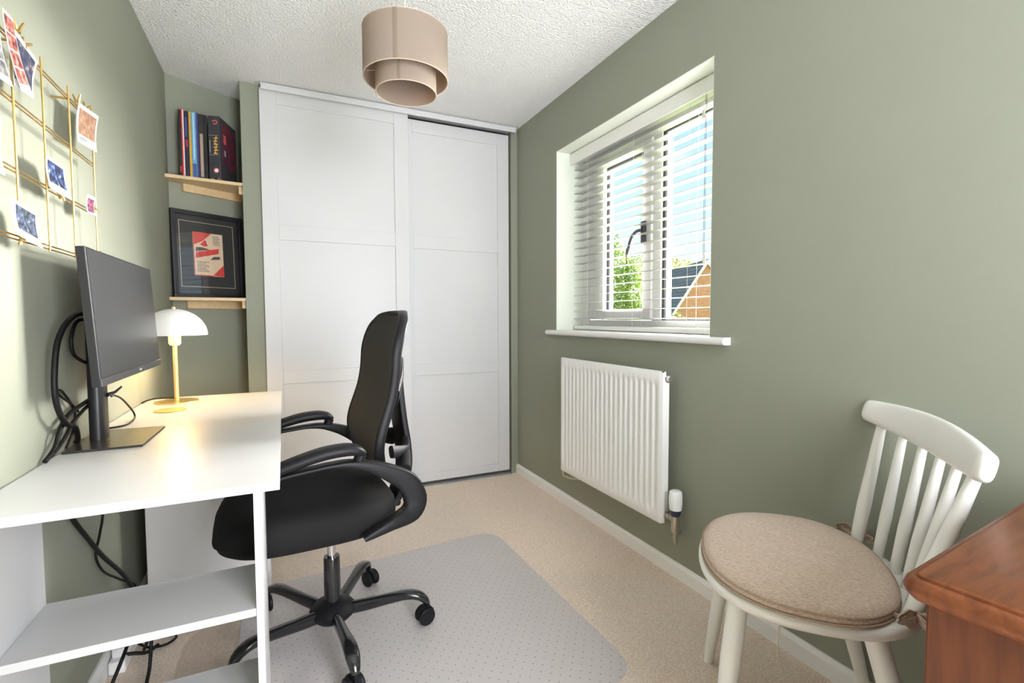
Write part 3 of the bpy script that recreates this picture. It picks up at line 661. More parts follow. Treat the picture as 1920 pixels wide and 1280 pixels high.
tag(G().lathe([(0.0, 0), (0.050, 0), (0.051, 0.0015), (0.050, 0.003), (0, 0.003)], (-0.385, 2.140, DZ + 0.0003), 36).build('coaster', m_lampgold, smooth=40), 'flat round gold coaster in front of the lamp', 'coaster')

# ------------------------------------------------------------------ wire photo grid on the left wall
GX = -0.488
gr = empty('wire_grid', (GX, 1.50, 1.235), label='gold wire memo grid hanging on the left wall', cat='wall grid')
for y, ya, z0_, z1_ in ((1.20, 1.20, 1.233, 1.672), (1.36, 1.322, 1.233, 1.672), (1.496, 1.466, 1.235, 1.674), (1.65, 1.622, 1.237, 1.676), (1.815, 1.795, 1.25, 1.688)):
    yy = (y + ya) / 2
    G().tube([(GX + 0.004, yy, z0_), (GX + 0.004, yy, z1_)], 0.0022, n=8).build('upright_wire', m_gold, gr, smooth=60)
for z in (1.648, 1.524, 1.383, 1.246):
    for dz in (-0.004, 0.004):
        G().tube([(GX, 1.19, z + dz), (GX, 1.812, z + dz)], 0.0018, n=8).build('cross_wire', m_gold, gr, smooth=60)
for y in (1.36, 1.65):
    G().tube([(GX, y, 1.648), (LW, y, 1.648)], 0.003, n=8).build('hook', m_gold, gr, smooth=60)

def pic_mat(name, cols, scale):
    m = bpy.data.materials.new(name); m.use_nodes = True; n = m.node_tree.nodes; l = m.node_tree.links; b = n['Principled BSDF']; b.inputs['Roughness'].default_value = 0.35
    t = n.new('ShaderNodeTexCoord'); a = n.new('ShaderNodeTexNoise'); a.inputs['Scale'].default_value = scale * 2.6; a.inputs['Detail'].default_value = 4
    l.new(t.outputs['Object'], a.inputs['Vector']); r_ = n.new('ShaderNodeValToRGB'); el = r_.color_ramp.elements
    k = len(cols); el[0].position = 0.3; el[0].color = (*cols[0], 1); el[1].position = 0.72; el[1].color = (*cols[-1], 1)
    for i in range(1, k - 1):
        q = el.new(0.3 + 0.42 * i / (k - 1)); q.color = (*cols[i], 1)
    l.new(a.outputs['Fac'], r_.inputs[0]); l.new(r_.outputs[0], b.inputs['Base Color']); return m
def photo(name, corners, picmat, label, x=-0.476, border=(0.07, 0.07, 0.22, 0.08), frames=1, cap=False, tilt=0.0, card=None):
    """corners tl,tr,br,bl as (y,z) on the grid plane; picture inset by border (left,right,bottom,top)"""
    A = [Vector((x + (tilt if i in (0, 1) else 0), c[0], c[1])) for i, c in enumerate(corners)]
    def P(u, v, off): return tuple((A[0] * (1 - u) + A[1] * u) * v + (A[3] * (1 - u) + A[2] * u) * (1 - v) + Vector((off, 0, 0)))
    c = sum(A, Vector()) / 4
    t = empty(name, c, label=label, cat='photo', group='photos on the wire grid')
    def slab(u0, u1, v0, v1, o0, o1, curl=0.0, n=6):
        g = G(); rings = []
        for i in range(n + 1):
            v = v0 + (v1 - v0) * i / n; cu = curl * (4 * (v - 0.5) ** 2)
            rings.append([P(u0, v, o0 + cu), P(u1, v, o0 + cu), P(u1, v, o1 + cu), P(u0, v, o1 + cu)])
        return g.loft(rings)
    slab(0, 1, 0, 1, -0.0004, 0.0004, 0.004).build('card', card or m_paper, t)
    bl_, br_, bb_, bt_ = border
    for k in range(frames):
        v0 = bb_ + (1 - bb_ - bt_) * k / frames; v1 = bb_ + (1 - bb_ - bt_) * (k + 1) / frames - (0.025 if frames > 1 else 0)
        slab(bl_, 1 - br_, v0, v1, 0.0003, 0.0008, 0.004).build('picture', picmat, t)
    if cap:
        slab(0.10, 0.50, 0.13, 0.16, 0.0003, 0.0008, 0.004).build('caption', m_ink, t); slab(0.12, 0.34, 0.075, 0.10, 0.0003, 0.0008, 0.004).build('caption', m_pred, t)
    return t
pm_red = pic_mat('photo_red', [(0.012, 0.009, 0.019), (0.260, 0.037, 0.031), (0.434, 0.186, 0.136), (0.527, 0.384, 0.322)], 34)
pm_grey = pic_mat('photo_grey', [(0.025, 0.025, 0.031), (0.155, 0.155, 0.155), (0.372, 0.360, 0.341)], 34)
pm_navy = pic_mat('photo_navy', [(0.012, 0.015, 0.037), (0.037, 0.043, 0.087), (0.341, 0.260, 0.223)], 30)
pm_sepia = pic_mat('photo_sepia', [(0.174, 0.074, 0.037), (0.310, 0.167, 0.099), (0.446, 0.322, 0.236)], 30)
pm_blue = pic_mat('photo_blue', [(0.008, 0.008, 0.015), (0.006, 0.009, 0.037), (0.037, 0.074, 0.217), (0.341, 0.422, 0.508)], 30)
pm_crowd = pic_mat('photo_crowd', [(0.03, 0.08, 0.03), (0.012, 0.012, 0.025), (0.074, 0.099, 0.124), (0.062, 0.081, 0.217), (0.434, 0.409, 0.409)], 40)
pm_mag = pic_mat('photo_magenta', [(0.012, 0.012, 0.037), (0.217, 0.031, 0.087), (0.384, 0.279, 0.310)], 60)
photo('photo_strip', [(1.268, 1.668), (1.309, 1.668), (1.372, 1.556), (1.326, 1.542)], pm_red, 'red toned photo booth strip at the left edge', x=-0.470, border=(0.05, 0.05, 0.08, 0.02), frames=4)
photo('photo_strip', [(1.20, 1.63), (1.262, 1.63), (1.305, 1.535), (1.25, 1.53)], pm_grey, 'grey photo booth strip below the red strip at the left edge', x=-0.4735, border=(0.05, 0.06, 0.14, 0.02), frames=3)
photo('photo_print', [(1.340, 1.662), (1.437, 1.645), (1.408, 1.553), (1.325, 1.546)], pm_navy, 'dark photo of people with white border beside the red strip', x=-0.4785, border=(0.06, 0.08, 0.16, 0.08))
photo('instant_photo', [(1.668, 1.648), (1.822, 1.668), (1.790, 1.556), (1.648, 1.541)], pm_sepia, 'sepia orange instant photo with caption on the right of the grid', border=(0.07, 0.07, 0.24, 0.10), cap=True)
photo('instant_photo', [(1.448, 1.447), (1.548, 1.446), (1.590, 1.377), (1.467, 1.376)], pm_blue, 'blue toned instant photo in the middle of the grid', border=(0.08, 0.08, 0.26, 0.08))
photo('instant_photo', [(1.279, 1.317), (1.388, 1.307), (1.410, 1.233), (1.298, 1.247)], pm_crowd, 'group photo at the bottom left of the grid', border=(0.16, 0.08, 0.24, 0.10))
photo('photo_print', [(1.700, 1.418), (1.768, 1.422), (1.762, 1.370), (1.697, 1.366)], pm_mag, 'small magenta photo clipped on the right wire of the grid', border=(0.12, 0.12, 0.12, 0.16))
photo('instant_photo', [(1.16, 1.465), (1.2605, 1.462), (1.2595, 1.352), (1.16, 1.352)], pm_blue, 'instant photo cut off by the left edge above the bottom photo', border=(0.08, 0.08, 0.24, 0.08))

def clip(y, z, ang, label, sc=1.0, x=-0.478):
    sc *= 0.8
    t = empty('peg_clip', (x, y, z), label=label, cat='clip', group='gold clips on the wire grid')
    for s__ in (-1, 1):
        g = G(); a = ang + s__ * 0.33; d = Vector((0.10, math.sin(a), math.cos(a))).normalized(); p = Vector((0, 0, 0)) - d * 0.006 * sc
        off = Vector((0.003 * s__, 0, 0))
        g.tube([p + off, p + d * 0.012 * sc + off, p + d * 0.030 * sc + off * 2], [(0.0035 * sc, 0.0025 * sc), (0.004 * sc, 0.003 * sc), (0.003 * sc, 0.002 * sc)], n=6)
        g.build('arm', m_gold, t, local=True, smooth=40)
    g = G(); g.lathe([(0.005 * sc, -0.005 * sc), (0.005 * sc, 0.005 * sc)], (0.004, 0, 0), 10, M=Matrix.Rotation(R(90), 4, 'Y')); g.build('spring', m_gold, t, local=True, smooth=40)
    return t
clip(1.360, 1.672, 0.0, 'gold clip at the top beside the red photo strip', 1.0)
clip(1.385, 1.655, 0.7, 'gold clip holding the dark photo of people')
clip(1.675, 1.652, -0.5, 'gold clip beside the top corner of the sepia photo')
clip(1.735, 1.658, 0.6, 'gold clip holding the sepia photo')
clip(1.530, 1.383, 2.6, 'gold clip below the blue toned photo')
clip(1.762, 1.393, 1.5, 'gold clip on the small magenta photo', 0.8)
clip(1.335, 1.245, -2.4, 'gold clip below the bottom left group photo', 0.8)
clip(1.775, 1.262, 0.2, 'gold clip on the right wire above the monitor', 0.8)

# ------------------------------------------------------------------ radiator
ra = empty('radiator', (1.40, 1.88, 0.243), label='white panel radiator under the window', cat='radiator')
ry0, ry1, rz0, rz1, rx = 1.487, 2.272, 0.243, 0.862, 1.358
g = G()
nf = 21; pitch = (ry1 - ry0 - 0.045) / nf
ys = [ry0]
prof = []
# front sheet as height field: columns in y, rows in z
cols = [ry0, ry0 + 0.012]
for i in range(nf):
    c = ry0 + 0.0225 + pitch * (i + 0.5)
    cols += [c - pitch * 0.5 + 0.001, c - pitch * 0.30, c - pitch * 0.16, c + pitch * 0.16, c + pitch * 0.30]
cols += [ry1 - 0.012, ry1]
rows = [rz0, rz0 + 0.006, rz0 + 0.045, rz0 + 0.054, rz0 + 0.066, rz1 - 0.066, rz1 - 0.054, rz1 - 0.045, rz1 - 0.006, rz1]
def depth(ci, y, rj):
    inb = 3 <= rj <= 6
    if ci < 2 or ci >= len(cols) - 2: return 0
    k = (ci - 2) % 5
    d = [0, 0.001, 0.007, 0.007, 0.001][k]
    if not inb: return 0
    return d * (0.55 if rj in (3, 6) else 1)
v = []; f = []
for j, z in enumerate(rows):
    for i, y in enumerate(cols):
        edge = 0.004 if j in (0, len(rows) - 1) or i in (0, len(cols) - 1) else 0
        v.append((rx + edge + depth(i, y, j), y, z))
nc = len(cols)
for j in range(len(rows) - 1):
    for i in range(nc - 1): f.append((j * nc + i, j * nc + i + 1, (j + 1) * nc + i + 1, (j + 1) * nc + i))
g.add(v, f)
g.box(rx + 0.0085, rx + 0.02, ry0 + 0.0005, ry1 - 0.0005, rz0 + 0.001, rz1 - 0.001)
g.box(rx + 0.003, rx + 0.012, ry0, ry0 + 0.004, rz0, rz1); g.box(rx + 0.003, rx + 0.012, ry1 - 0.004, ry1, rz0, rz1); g.box(rx + 0.003, rx + 0.012, ry0, ry1, rz1 - 0.004, rz1); g.box(rx + 0.003, rx + 0.012, ry0, ry1, rz0, rz0 + 0.004)
g.build('front_panel', m_rad, ra, smooth=50)
G().box(rx + 0.0205, rx + 0.042, ry0 + 0.004, ry1 - 0.004, rz0 + 0.045, rz1 - 0.045, bev=0.003).build('convector', m_rad, ra)
for y in (ry0 + 0.15, ry1 - 0.15):
    G().box(rx + 0.043, RW - 0.001, y - 0.015, y + 0.015, rz0 + 0.12, rz1 - 0.12).build('bracket', m_rad, ra)
RY = lambda y, z, x: Matrix.Translation((x, y, z)) @ Matrix.Rotation(R(90), 4, 'X')
vx = rx + 0.032
G().lathe([(0.018, 0), (0.018, 0.02), (0.014, 0.02), (0.014, 0.03), (0.011, 0.034)], n=12, M=RY(ry0 + 0.02, rz1 - 0.030, vx)).build('blanking_plug', m_chrome, ra, smooth=35)
G().lathe([(0.018, 0), (0.018, 0.026), (0.014, 0.026), (0.014, 0.04)], n=12, M=RY(ry0 + 0.02, rz0 + 0.032, vx)).build('inlet', m_brass, ra, smooth=35)
tv = G(); tv.tube([(vx, ry0 - 0.014, rz0 + 0.032), (vx, 1.446, rz0 + 0.030)], 0.012, n=12); tv.lathe([(0.014, 0.222), (0.0165, 0.23), (0.0165, 0.285), (0.014, 0.292)], (vx, 1.440, 0), 16)
tv.tube([(vx, 1.440, 0.228), (vx, 1.440, 0.205), (vx, 1.440, 0.188), (vx + 0.004, 1.440, 0.176)], [0.0085, 0.0075, 0.0075, 0.006], n=10)
tv.tube([(vx + 0.002, 1.452, 0.20), (RW - 0.012, 1.470, 0.20)], 0.006, n=8)
tvo = tv.build('valve', m_brass, ra, smooth=40)
g = G(); prof_h = [(0.0, 0.392), (0.018, 0.392), (0.0225, 0.389), (0.0245, 0.383), (0.0245, 0.322), (0.0235, 0.316)]
g.lathe(prof_h, (vx, 1.440, 0), 24)
for i in range(12):
    a = 2 * math.pi * i / 12
    g.box(-0.0012, 0.0012, 0.0235, 0.0262, 0.335, 0.375, M=Matrix.Translation((vx, 1.440, 0)) @ Matrix.Rotation(a, 4, 'Z'))
tag(g.build('thermostat_head', m_rad, ra, smooth=40), 'white thermostatic valve head')
G().lathe([(0.0235, 0.316), (0.0225, 0.305), (0.017, 0.292), (0.014, 0.288)], (vx, 1.440, 0), 24).build('collar', M_('navy_collar', (0.025, 0.03, 0.06), 0.4, var=0.1), ra, smooth=40)
G().lathe([(0.013, 0.272), (0.0135, 0.274), (0.0125, 0.318), (0.010, 0.320)], (vx, ry1 + 0.022, 0), 14).build('lockshield_cap', m_rad, ra, smooth=40)
g = G(); g.tube([(vx, ry1 - 0.01, rz0 + 0.032), (vx, ry1 + 0.022, rz0 + 0.032), (vx, ry1 + 0.022, 0.24), (vx, ry1 + 0.022, 0.205), (vx + 0.01, ry1 + 0.01, 0.196), (vx + 0.02, ry1 - 0.03, 0.196), (RW - 0.008, ry1 - 0.06, 0.196)], 0.0055, n=8, smooth=4)
g.build('supply_pipe', M_('painted_pipe', (0.70, 0.65, 0.53), 0.4, var=0.03), ra, smooth=50)

# ------------------------------------------------------------------ pendant lamp
PX, PY = 0.400, 1.695
pe = empty('pendant_lamp', (PX, PY, 1.845), label='beige fabric two tier drum pendant light', cat='lamp')
def drum(r, z0, z1, nm):
    n = 64; t = 0.0018
    g = G(); ro, ri = [], []
    rings = [[(PX + rr * math.cos(2 * math.pi * j / n), PY + rr * math.sin(2 * math.pi * j / n), z) for j in range(n)] for rr, z in ((r, z0), (r, z1), (r - t, z1), (r - t, z0))]
    b = len(g.v); g.loft(rings, closed=True)
    d = g.build(nm, m_beige, pe, smooth=50)
    for z in (z0, z1):
        G().tube([(PX + (r - t / 2) * math.cos(2 * math.pi * j / 48), PY + (r - t / 2) * math.sin(2 * math.pi * j / 48), z) for j in range(48)], 0.0018, n=6, closed=True).build('rim', m_beige_in, d, smooth=60)
    # overlapped fabric seam facing the camera
    a0 = math.atan2(-PY, -PX) - 0.28
    g = G(); g.loft([[(PX + (r + o) * math.cos(a0 + q), PY + (r + o) * math.sin(a0 + q), z) for q, o in ((0, 0.0001), (0.05, 0.0008), (0.10, 0.0008), (0.10, 0.0001))] for z in (z0 + 0.001, z1 - 0.001)])
    g.build('seam', M_('seam', (0.25, 0.19, 0.14), 0.9, var=0.05, vscale=200), d)
    return d
drum(0.142, 1.890, 2.046, 'outer_drum'); drum(0.102, 1.845, 2.0, 'inner_drum')
g = G()
for k in range(3):
    a = 2 * math.pi * k / 3 + 0.5
    g.tube([(PX + 0.02 * math.cos(a), PY + 0.02 * math.sin(a), 2.02), (PX + 0.141 * math.cos(a), PY + 0.141 * math.sin(a), 2.043)], 0.0015, n=6)
    g.tube([(PX + 0.101 * math.cos(a), PY + 0.101 * math.sin(a), 1.93), (PX + 0.141 * math.cos(a), PY + 0.141 * math.sin(a), 1.93)], 0.0012, n=6)
g.build('spider', m_white, pe, smooth=60)
m_opal = M_('opal_diffuser', (0.85, 0.78, 0.70), 0.6, var=0.01)
G().lathe([(0.0, 0), (0.1, 0), (0.1, 0.003), (0, 0.003)], (PX, PY, 1.992), 40).build('diffuser', m_opal, pe)
G().tube([(PX, PY, 2.02), (PX, PY, H - 0.02)], 0.003, n=8).build('flex', m_white, pe, smooth=60)
G().lathe([(0.018, 0), (0.02, 0.002), (0.02, 0.05), (0.012, 0.055)], (PX, PY, 1.975), 20).build('lampholder', m_white, pe, smooth=40)
G().lathe([(0.0, -0.03), (0.03, -0.028), (0.042, -0.012), (0.045, -0.001), (0, -0.001)], (PX, PY, H), 28).build('ceiling_rose', m_white, pe, smooth=40)
pl = add_light('pendant_light', 'POINT', PENDANT, (PX, PY, 1.945), color=(1.0, 0.95, 0.89), shadow_soft_size=0.028)
pl.parent = pe; pl.location = (0, 0, 1.945 - 1.845)

# ------------------------------------------------------------------ chair mat
def rounded(pts, rad, seg=8):
    out = []; n = len(pts)
    for i in range(n):
        p = Vector(pts[i]); a = (Vector(pts[i - 1]) - p); b = (Vector(pts[(i + 1) % n]) - p); rr = rad[i] if isinstance(rad, (list, tuple)) else rad
        if rr <= 0: out.append(tuple(p)); continue
        rr = min(rr, a.length * 0.45, b.length * 0.45); a.normalize(); b.normalize()
        for q in range(seg + 1):
            t = q / seg; p0 = p + a * rr; p2 = p + b * rr
            out.append(tuple(p0 * (1 - t) ** 2 + p * 2 * t * (1 - t) + p2 * t * t))
    return out
m_mat = bpy.data.materials.new('pvc_mat'); m_mat.use_nodes = True
n = m_mat.node_tree.nodes; l = m_mat.node_tree.links; b = n['Principled BSDF']
t_ = n.new('ShaderNodeTexCoord'); mpn = n.new('ShaderNodeMapping'); mpn.inputs['Rotation'].default_value = (0, 0, R(38)); l.new(t_.outputs['Object'], mpn.inputs[0])
vr = n.new('ShaderNodeTexVoronoi'); vr.inputs['Scale'].default_value = 34; vr.inputs['Randomness'].default_value = 0.0; vr.voronoi_dimensions = '2D'
l.new(mpn.outputs[0], vr.inputs['Vector'])
r_ = n.new('ShaderNodeValToRGB'); r_.color_ramp.elements[0].position = 0.07; r_.color_ramp.elements[0].color = (0.40, 0.355, 0.345, 1); r_.color_ramp.elements[1].position = 0.11; r_.color_ramp.elements[1].color = (0.68, 0.635, 0.63, 1)
l.new(vr.outputs['Distance'], r_.inputs[0]); l.new(r_.outputs[0], b.inputs['Base Color'])
b.inputs['Roughness'].default_value = 0.38; b.inputs['Alpha'].default_value = 0.82
mt = empty('chair_mat', (0.38, 1.68, 0), label='translucent grey dotted plastic mat under the office chair', cat='mat')
body = rounded([(-0.16, 1.14), (0.955, 1.12), (0.935, 2.225), (-0.16, 2.14)], [0.0, 0.12, 0.12, 0.05])
G().prism(body, 0.0008, 0.0032).build('sheet', m_mat, mt)
m_lip = M_('pvc_lip', (0.66, 0.57, 0.48), 0.35, var=0.05, vscale=60, alpha=0.18)
lip = rounded([(-0.325, 1.30), (-0.1605, 1.22), (-0.1605, 2.05), (-0.22, 2.0), (-0.325, 1.90)], [0.08, 0, 0, 0.06, 0.06])
G().prism(lip, 0.0008, 0.0030).build('lip', m_lip, mt)

# ------------------------------------------------------------------ office chair  (local x = facing, y = side nearest the camera)
oc = empty('office_chair', (0.128, 1.71, 0), R(184), label='black mesh back office chair with loop arms on castors', cat='office chair')
G().lathe([(0.0, 0.062), (0.03, 0.062), (0.055, 0.068), (0.072, 0.085), (0.074, 0.1), (0.06, 0.118), (0.035, 0.128), (0.03, 0.13), (0, 0.13)], n=32).build('hub', m_black, oc, local=True, smooth=40)
G().lathe([(0.0, 0.12), (0.0265, 0.12), (0.0265, 0.274), (0.0245, 0.28), (0.015, 0.28)], n=28).build('gas_column', m_glossblack, oc, local=True, smooth=40)
G().lathe([(0.0, 0.27), (0.014, 0.27), (0.014, 0.40), (0, 0.40)], n=20).build('piston', m_chrome, oc, local=True, smooth=40)
legmesh = None
for k in range(5):
    aw = R(-12 + 72 * k) - R(184)
    g = G()
    pts = [(0.05, 0, 0.092), (0.11, 0, 0.097), (0.18, 0, 0.106), (0.245, 0, 0.112), (0.285, 0, 0.104), (0.308, 0, 0.086), (0.316, 0, 0.070)]
    rad_ = [(0.021, 0.015), (0.020, 0.015), (0.017, 0.017), (0.014, 0.021), (0.013, 0.021), (0.012, 0.016), (0.010, 0.011)]
    g.tube(pts, rad_, n=14, smooth=5, ref=(0.35, 0, 1), power=2.8)
    if legmesh is None:
        lo = g.build('leg', m_glossblack, oc, local=True, smooth=45); legmesh = lo
    else: lo = link_copy(legmesh, oc)
    lo.rotation_euler = (0, 0, aw)
    # castor
    cx, cy = 0.318 * math.cos(aw), 0.318 * math.sin(aw)
    sw = aw + R([25, 60, 150, 40, 20][k])
    g = G(); g.lathe([(0.007, 0.055), (0.007, 0.074)], n=10)
    hood = []
    g.loft([[(0.033 * math.cos(q) - 0.012, y, 0.0345 + 0.033 * math.sin(q)) for q in [R(-15 + 24 * i) for i in range(9)]] + [(0.0 - 0.012, y, 0.03)] for y in (-0.0085, 0.0085)])
    co = g.build('castor', m_black, oc, local=True, smooth=40); co.location = (cx, cy, 0); co.rotation_euler = (0, 0, sw)
    for s2 in (-1, 1):
        w_ = G(); prof_w = [(0.0, 0.0), (0.022, 0.0), (0.028, 0.003), (0.030, 0.007), (0.030, 0.012), (0.026, 0.016), (0, 0.017)]
        w_.lathe(prof_w, n=22, M=Matrix.Translation((-0.012, s2 * 0.0075, 0.0336)) @ Matrix.Rotation(R(-90 * s2), 4, 'X'))
        wo_ = w_.build('wheel', m_black, co, local=True, smooth=40)
# underseat mechanism
G().box(-0.11, 0.10, -0.075, 0.075, 0.375, 0.415, bev=0.01).build('mechanism', m_black, oc, local=True)
# seat
def sup(a, n_, cx_, hx, hy, hxf=None):
    c_, s__ = math.cos(a), math.sin(a)
    return (cx_ + hx * math.copysign(abs(c_) ** (2 / n_), c_), hy * math.copysign(abs(s__) ** (2 / n_), s__))
g = G(); N_ = 56; rings = []
for k_, z in ((0.30, 0.400), (0.70, 0.402), (0.90, 0.408), (0.965, 0.420), (0.995, 0.442), (1.0, 0.462), (0.985, 0.486), (0.95, 0.502), (0.88, 0.513), (0.7, 0.519), (0.4, 0.516), (0.15, 0.515)):
    ring = []
    for j in range(N_):
        x, y = sup(2 * math.pi * j / N_, 3.3, 0.072, 0.266, 0.258)
        x = 0.072 + (x - 0.072) * k_; y *= k_
        zz = z - (0.03 * max(0, (x - 0.2) / 0.135) ** 2 if z > 0.45 else -0.0) + 0.012 * (abs(y) / 0.258) ** 2
        ring.append((x, y, zz))
    rings.append(ring)
g.loft(rings); g.build('seat', m_fabric, oc, local=True, smooth=60)
# backrest: profile of depth f(z) and half width w(z)
BZ = [0.575, 0.60, 0.64, 0.684, 0.73, 0.775, 0.83, 0.886, 0.93, 0.968, 1.01, 1.046, 1.07, 1.088]
BF = [-0.130, -0.116, -0.104, -0.099, -0.107, -0.122, -0.140, -0.151, -0.155, -0.158, -0.168, -0.181, -0.195, -0.205]
BW = [0.135, 0.178, 0.206, 0.220, 0.222, 0.219, 0.216, 0.216, 0.217, 0.216, 0.211, 0.195, 0.170, 0.128]
def back_pt(i, u, off=0.0):
    w = BW[i]; y = w * u
    cur = -0.030 * (1 - u * u) * (0.6 + 0.4 * min(1, w / 0.2))
    return (BF[i] + cur + off, y, BZ[i])
g = G(); nu = 16; grid_f = []; 
vv = []
for off in (0.0, -0.006):
    for i in range(len(BZ)):
        for q in range(nu + 1): vv.append(back_pt(i, -1 + 2 * q / nu, off))
ff = []; st = len(BZ) * (nu + 1)
for i in range(len(BZ) - 1):
    for q in range(nu):
        a = i * (nu + 1) + q
        ff.append((a, a + 1, a + nu + 2, a + nu + 1)); ff.append((st + a, st + a + nu + 1, st + a + nu + 2, st + a + 1))
g.add(vv, ff); g.build('back_mesh', m_mesh, oc, local=True, smooth=60)
loop = [back_pt(i, 1, -0.014) for i in range(len(BZ))] + [back_pt(len(BZ) - 1, u, -0.014) for u in (0.5, 0, -0.5)] + [back_pt(i, -1, -0.014) for i in reversed(range(len(BZ)))] + [back_pt(0, u, -0.014) for u in (-0.5, 0, 0.5)]
zc = 0.83
loop2 = []
for (x, y, z) in loop:
    loop2.append((x, y, z + (0.008 if z > 1.085 and abs(y) < 0.11 else 0) - (0.006 if z < 0.58 and abs(y) < 0.11 else 0)))
g = G(); g.tube(loop2, [(0.0155, 0.009)] * len(loop2), n=12, smooth=3, closed=True, ref=(1, 0, 0), power=3.2); g.build('back_frame', m_black, oc, local=True, smooth=50)
# rear shell closing the upper back
g = G(); vv = []; lo_i = 6; nr_ = len(BZ) - lo_i
for off in (-0.012, -0.030):
    for i in range(lo_i, len(BZ)):
        for q in range(nu + 1): vv.append(back_pt(i, (-1 + 2 * q / nu) * 0.985, off + (0.006 if i == len(BZ) - 1 and off < -0.02 else 0)))
ff = []; st = nr_ * (nu + 1)
for i in range(nr_ - 1):
    for q in range(nu):
        a = i * (nu + 1) + q; ff.append((a, a + 1, a + nu + 2, a + nu + 1)); ff.append((st + a, st + a + nu + 1, st + a + nu + 2, st + a + 1))
for i in range(nr_ - 1):
    a = i * (nu + 1); ff.append((a, a + nu + 1, st + a + nu + 1, st + a)); a += nu; ff.append((a, st + a, st + a + nu + 1, a + nu + 1))
g.add(vv, ff); g.build('back_shell', m_black, oc, local=True, smooth=50)
# spine behind the back
g = G(); g.tube([(-0.218, 0, 1.03), (-0.222, 0, 0.95), (-0.226, 0, 0.88), (-0.230, 0, 0.80), (-0.238, 0, 0.72), (-0.248, 0, 0.65), (-0.252, 0, 0.58), (-0.245, 0, 0.52), (-0.21, 0, 0.44), (-0.14, 0, 0.398), (-0.05, 0, 0.392)],
               [(0.010, 0.05), (0.012, 0.06), (0.013, 0.066), (0.014, 0.072), (0.014, 0.076), (0.014, 0.078), (0.015, 0.075), (0.016, 0.06), (0.016, 0.05), (0.014, 0.04), (0.012, 0.04)], n=16, smooth=4, ref=(1, 0, 0), power=4)
g.build('back_spine', m_black, oc, local=True, smooth=45)
for s2 in (-1, 1):
    g = G(); g.tube([(-0.225, 0.06 * s2, 0.90), (-0.205, 0.13 * s2, 0.865), (-0.172, 0.195 * s2, 0.82)], [(0.010, 0.055), (0.009, 0.05), (0.008, 0.045)], n=12, smooth=4, ref=(1, 0, 0), power=3.5); g.build('back_brace', m_black, oc, local=True, smooth=45)
    g = G(); g.tube([(-0.240, 0.065 * s2, 0.655), (-0.215, 0.15 * s2, 0.645), (-0.155, 0.198 * s2, 0.66)], [(0.012, 0.022), (0.012, 0.020), (0.010, 0.020)], n=12, smooth=4, ref=(1, 0, 0), power=3); g.build('back_brace', m_black, oc, local=True, smooth=45)
    g = G(); g.tube([(-0.178, 0.265 * s2, 0.612), (-0.205, 0.18 * s2, 0.625), (-0.235, 0.08 * s2, 0.635)], [(0.018, 0.024), (0.018, 0.024), (0.014, 0.024)], n=12, smooth=4, ref=(1, 0, 0), power=3); g.build('back_hinge', m_black, oc, local=True, smooth=45)
for s2 in (-1, 1):
    yy = 0.28 * s2
    path = [(0.235, 0.640), (0.16, 0.657), (0.08, 0.666), (0.03, 0.669), (-0.02, 0.665), (-0.08, 0.646), (-0.134, 0.618), (-0.180, 0.584), (-0.203, 0.533), (-0.189, 0.493), (-0.131, 0.463), (-0.051, 0.437)]
    hh = [0.006, 0.006, 0.006, 0.007, 0.011, 0.018, 0.026, 0.033, 0.035, 0.031, 0.018, 0.008]
    th = [0.020, 0.021, 0.022, 0.022, 0.022, 0.021, 0.020, 0.020, 0.020, 0.020, 0.020, 0.020]
    g = G(); g.tube([(x, yy - (0.012 * s2 if i > 9 else 0), z) for i, (x, z) in enumerate(path)], [(a, b) for a, b in zip(th, hh)], n=20, smooth=5, ref=(0, 1, 0), power=4.5)
    ar = g.build('armrest', m_black, oc, local=True, smooth=45)
    pad = [(0.245, 0.655), (0.20, 0.668), (0.13, 0.688), (0.06, 0.704), (0.0, 0.708), (-0.035, 0.702), (-0.055, 0.688)]
    g = G(); g.tube([(x, yy, z) for x, z in pad], [(0.012, 0.008), (0.026, 0.014), (0.030, 0.016), (0.031, 0.017), (0.030, 0.017), (0.027, 0.015), (0.014, 0.008)], n=16, smooth=5, ref=(0, 1, 0), power=2.8)
    g.build('arm_pad', m_black, ar, local=True, smooth=50)
    G().tube([(-0.035, yy, 0.662), (-0.045, yy, 0.69)], [(0.018, 0.016), (0.018, 0.016)], n=10, ref=(0, 1, 0)).build('pad_bracket', m_black, ar, local=True, smooth=45)
    G().lathe([(0.0, 0), (0.010, 0), (0.010, 0.006), (0, 0.008)], n=14, M=Matrix.Translation((-0.158, yy - 0.03 * s2, 0.515)) @ Matrix.Rotation(R(90), 4, 'X')).build('bolt_cap', m_black, ar, local=True, smooth=40)
    G().box(-0.075, -0.02, min(0.07 * s2, 0.20 * s2), max(0.07 * s2, 0.20 * s2), 0.405, 0.425, bev=0.004).build('arm_bracket', m_black, ar, local=True)

# ------------------------------------------------------------------ white spindle chair (local x = facing, y = side nearest the camera)
wc = empty('spindle_chair', (1.148, 0.772, 0), R(134), label='white painted spindle back chair by the right wall', cat='chair')
def ell(a, fx0, fx1, hy, p=2.4):
    c_, s__ = math.cos(a), math.sin(a)
    x = (fx1 if c_ > 0 else -fx0) * math.copysign(abs(c_) ** (2 / p), c_); y = hy * math.copysign(abs(s__) ** (2 / p), s__)
    return x, y
g = G(); N_ = 56; rings = []
for k_, z in ((0.5, 0.428), (0.90, 0.428), (0.965, 0.432), (0.99, 0.441), (1.0, 0.449), (0.992, 0.457), (0.97, 0.461), (0.5, 0.461)):
    rings.append([(lambda p: (p[0] * k_, p[1] * k_, z))(ell(2 * math.pi * j / N_, -0.238, 0.230, 0.253)) for j in range(N_)])
g.loft(rings); g.build('seat', m_chairw, wc, local=True, smooth=45)
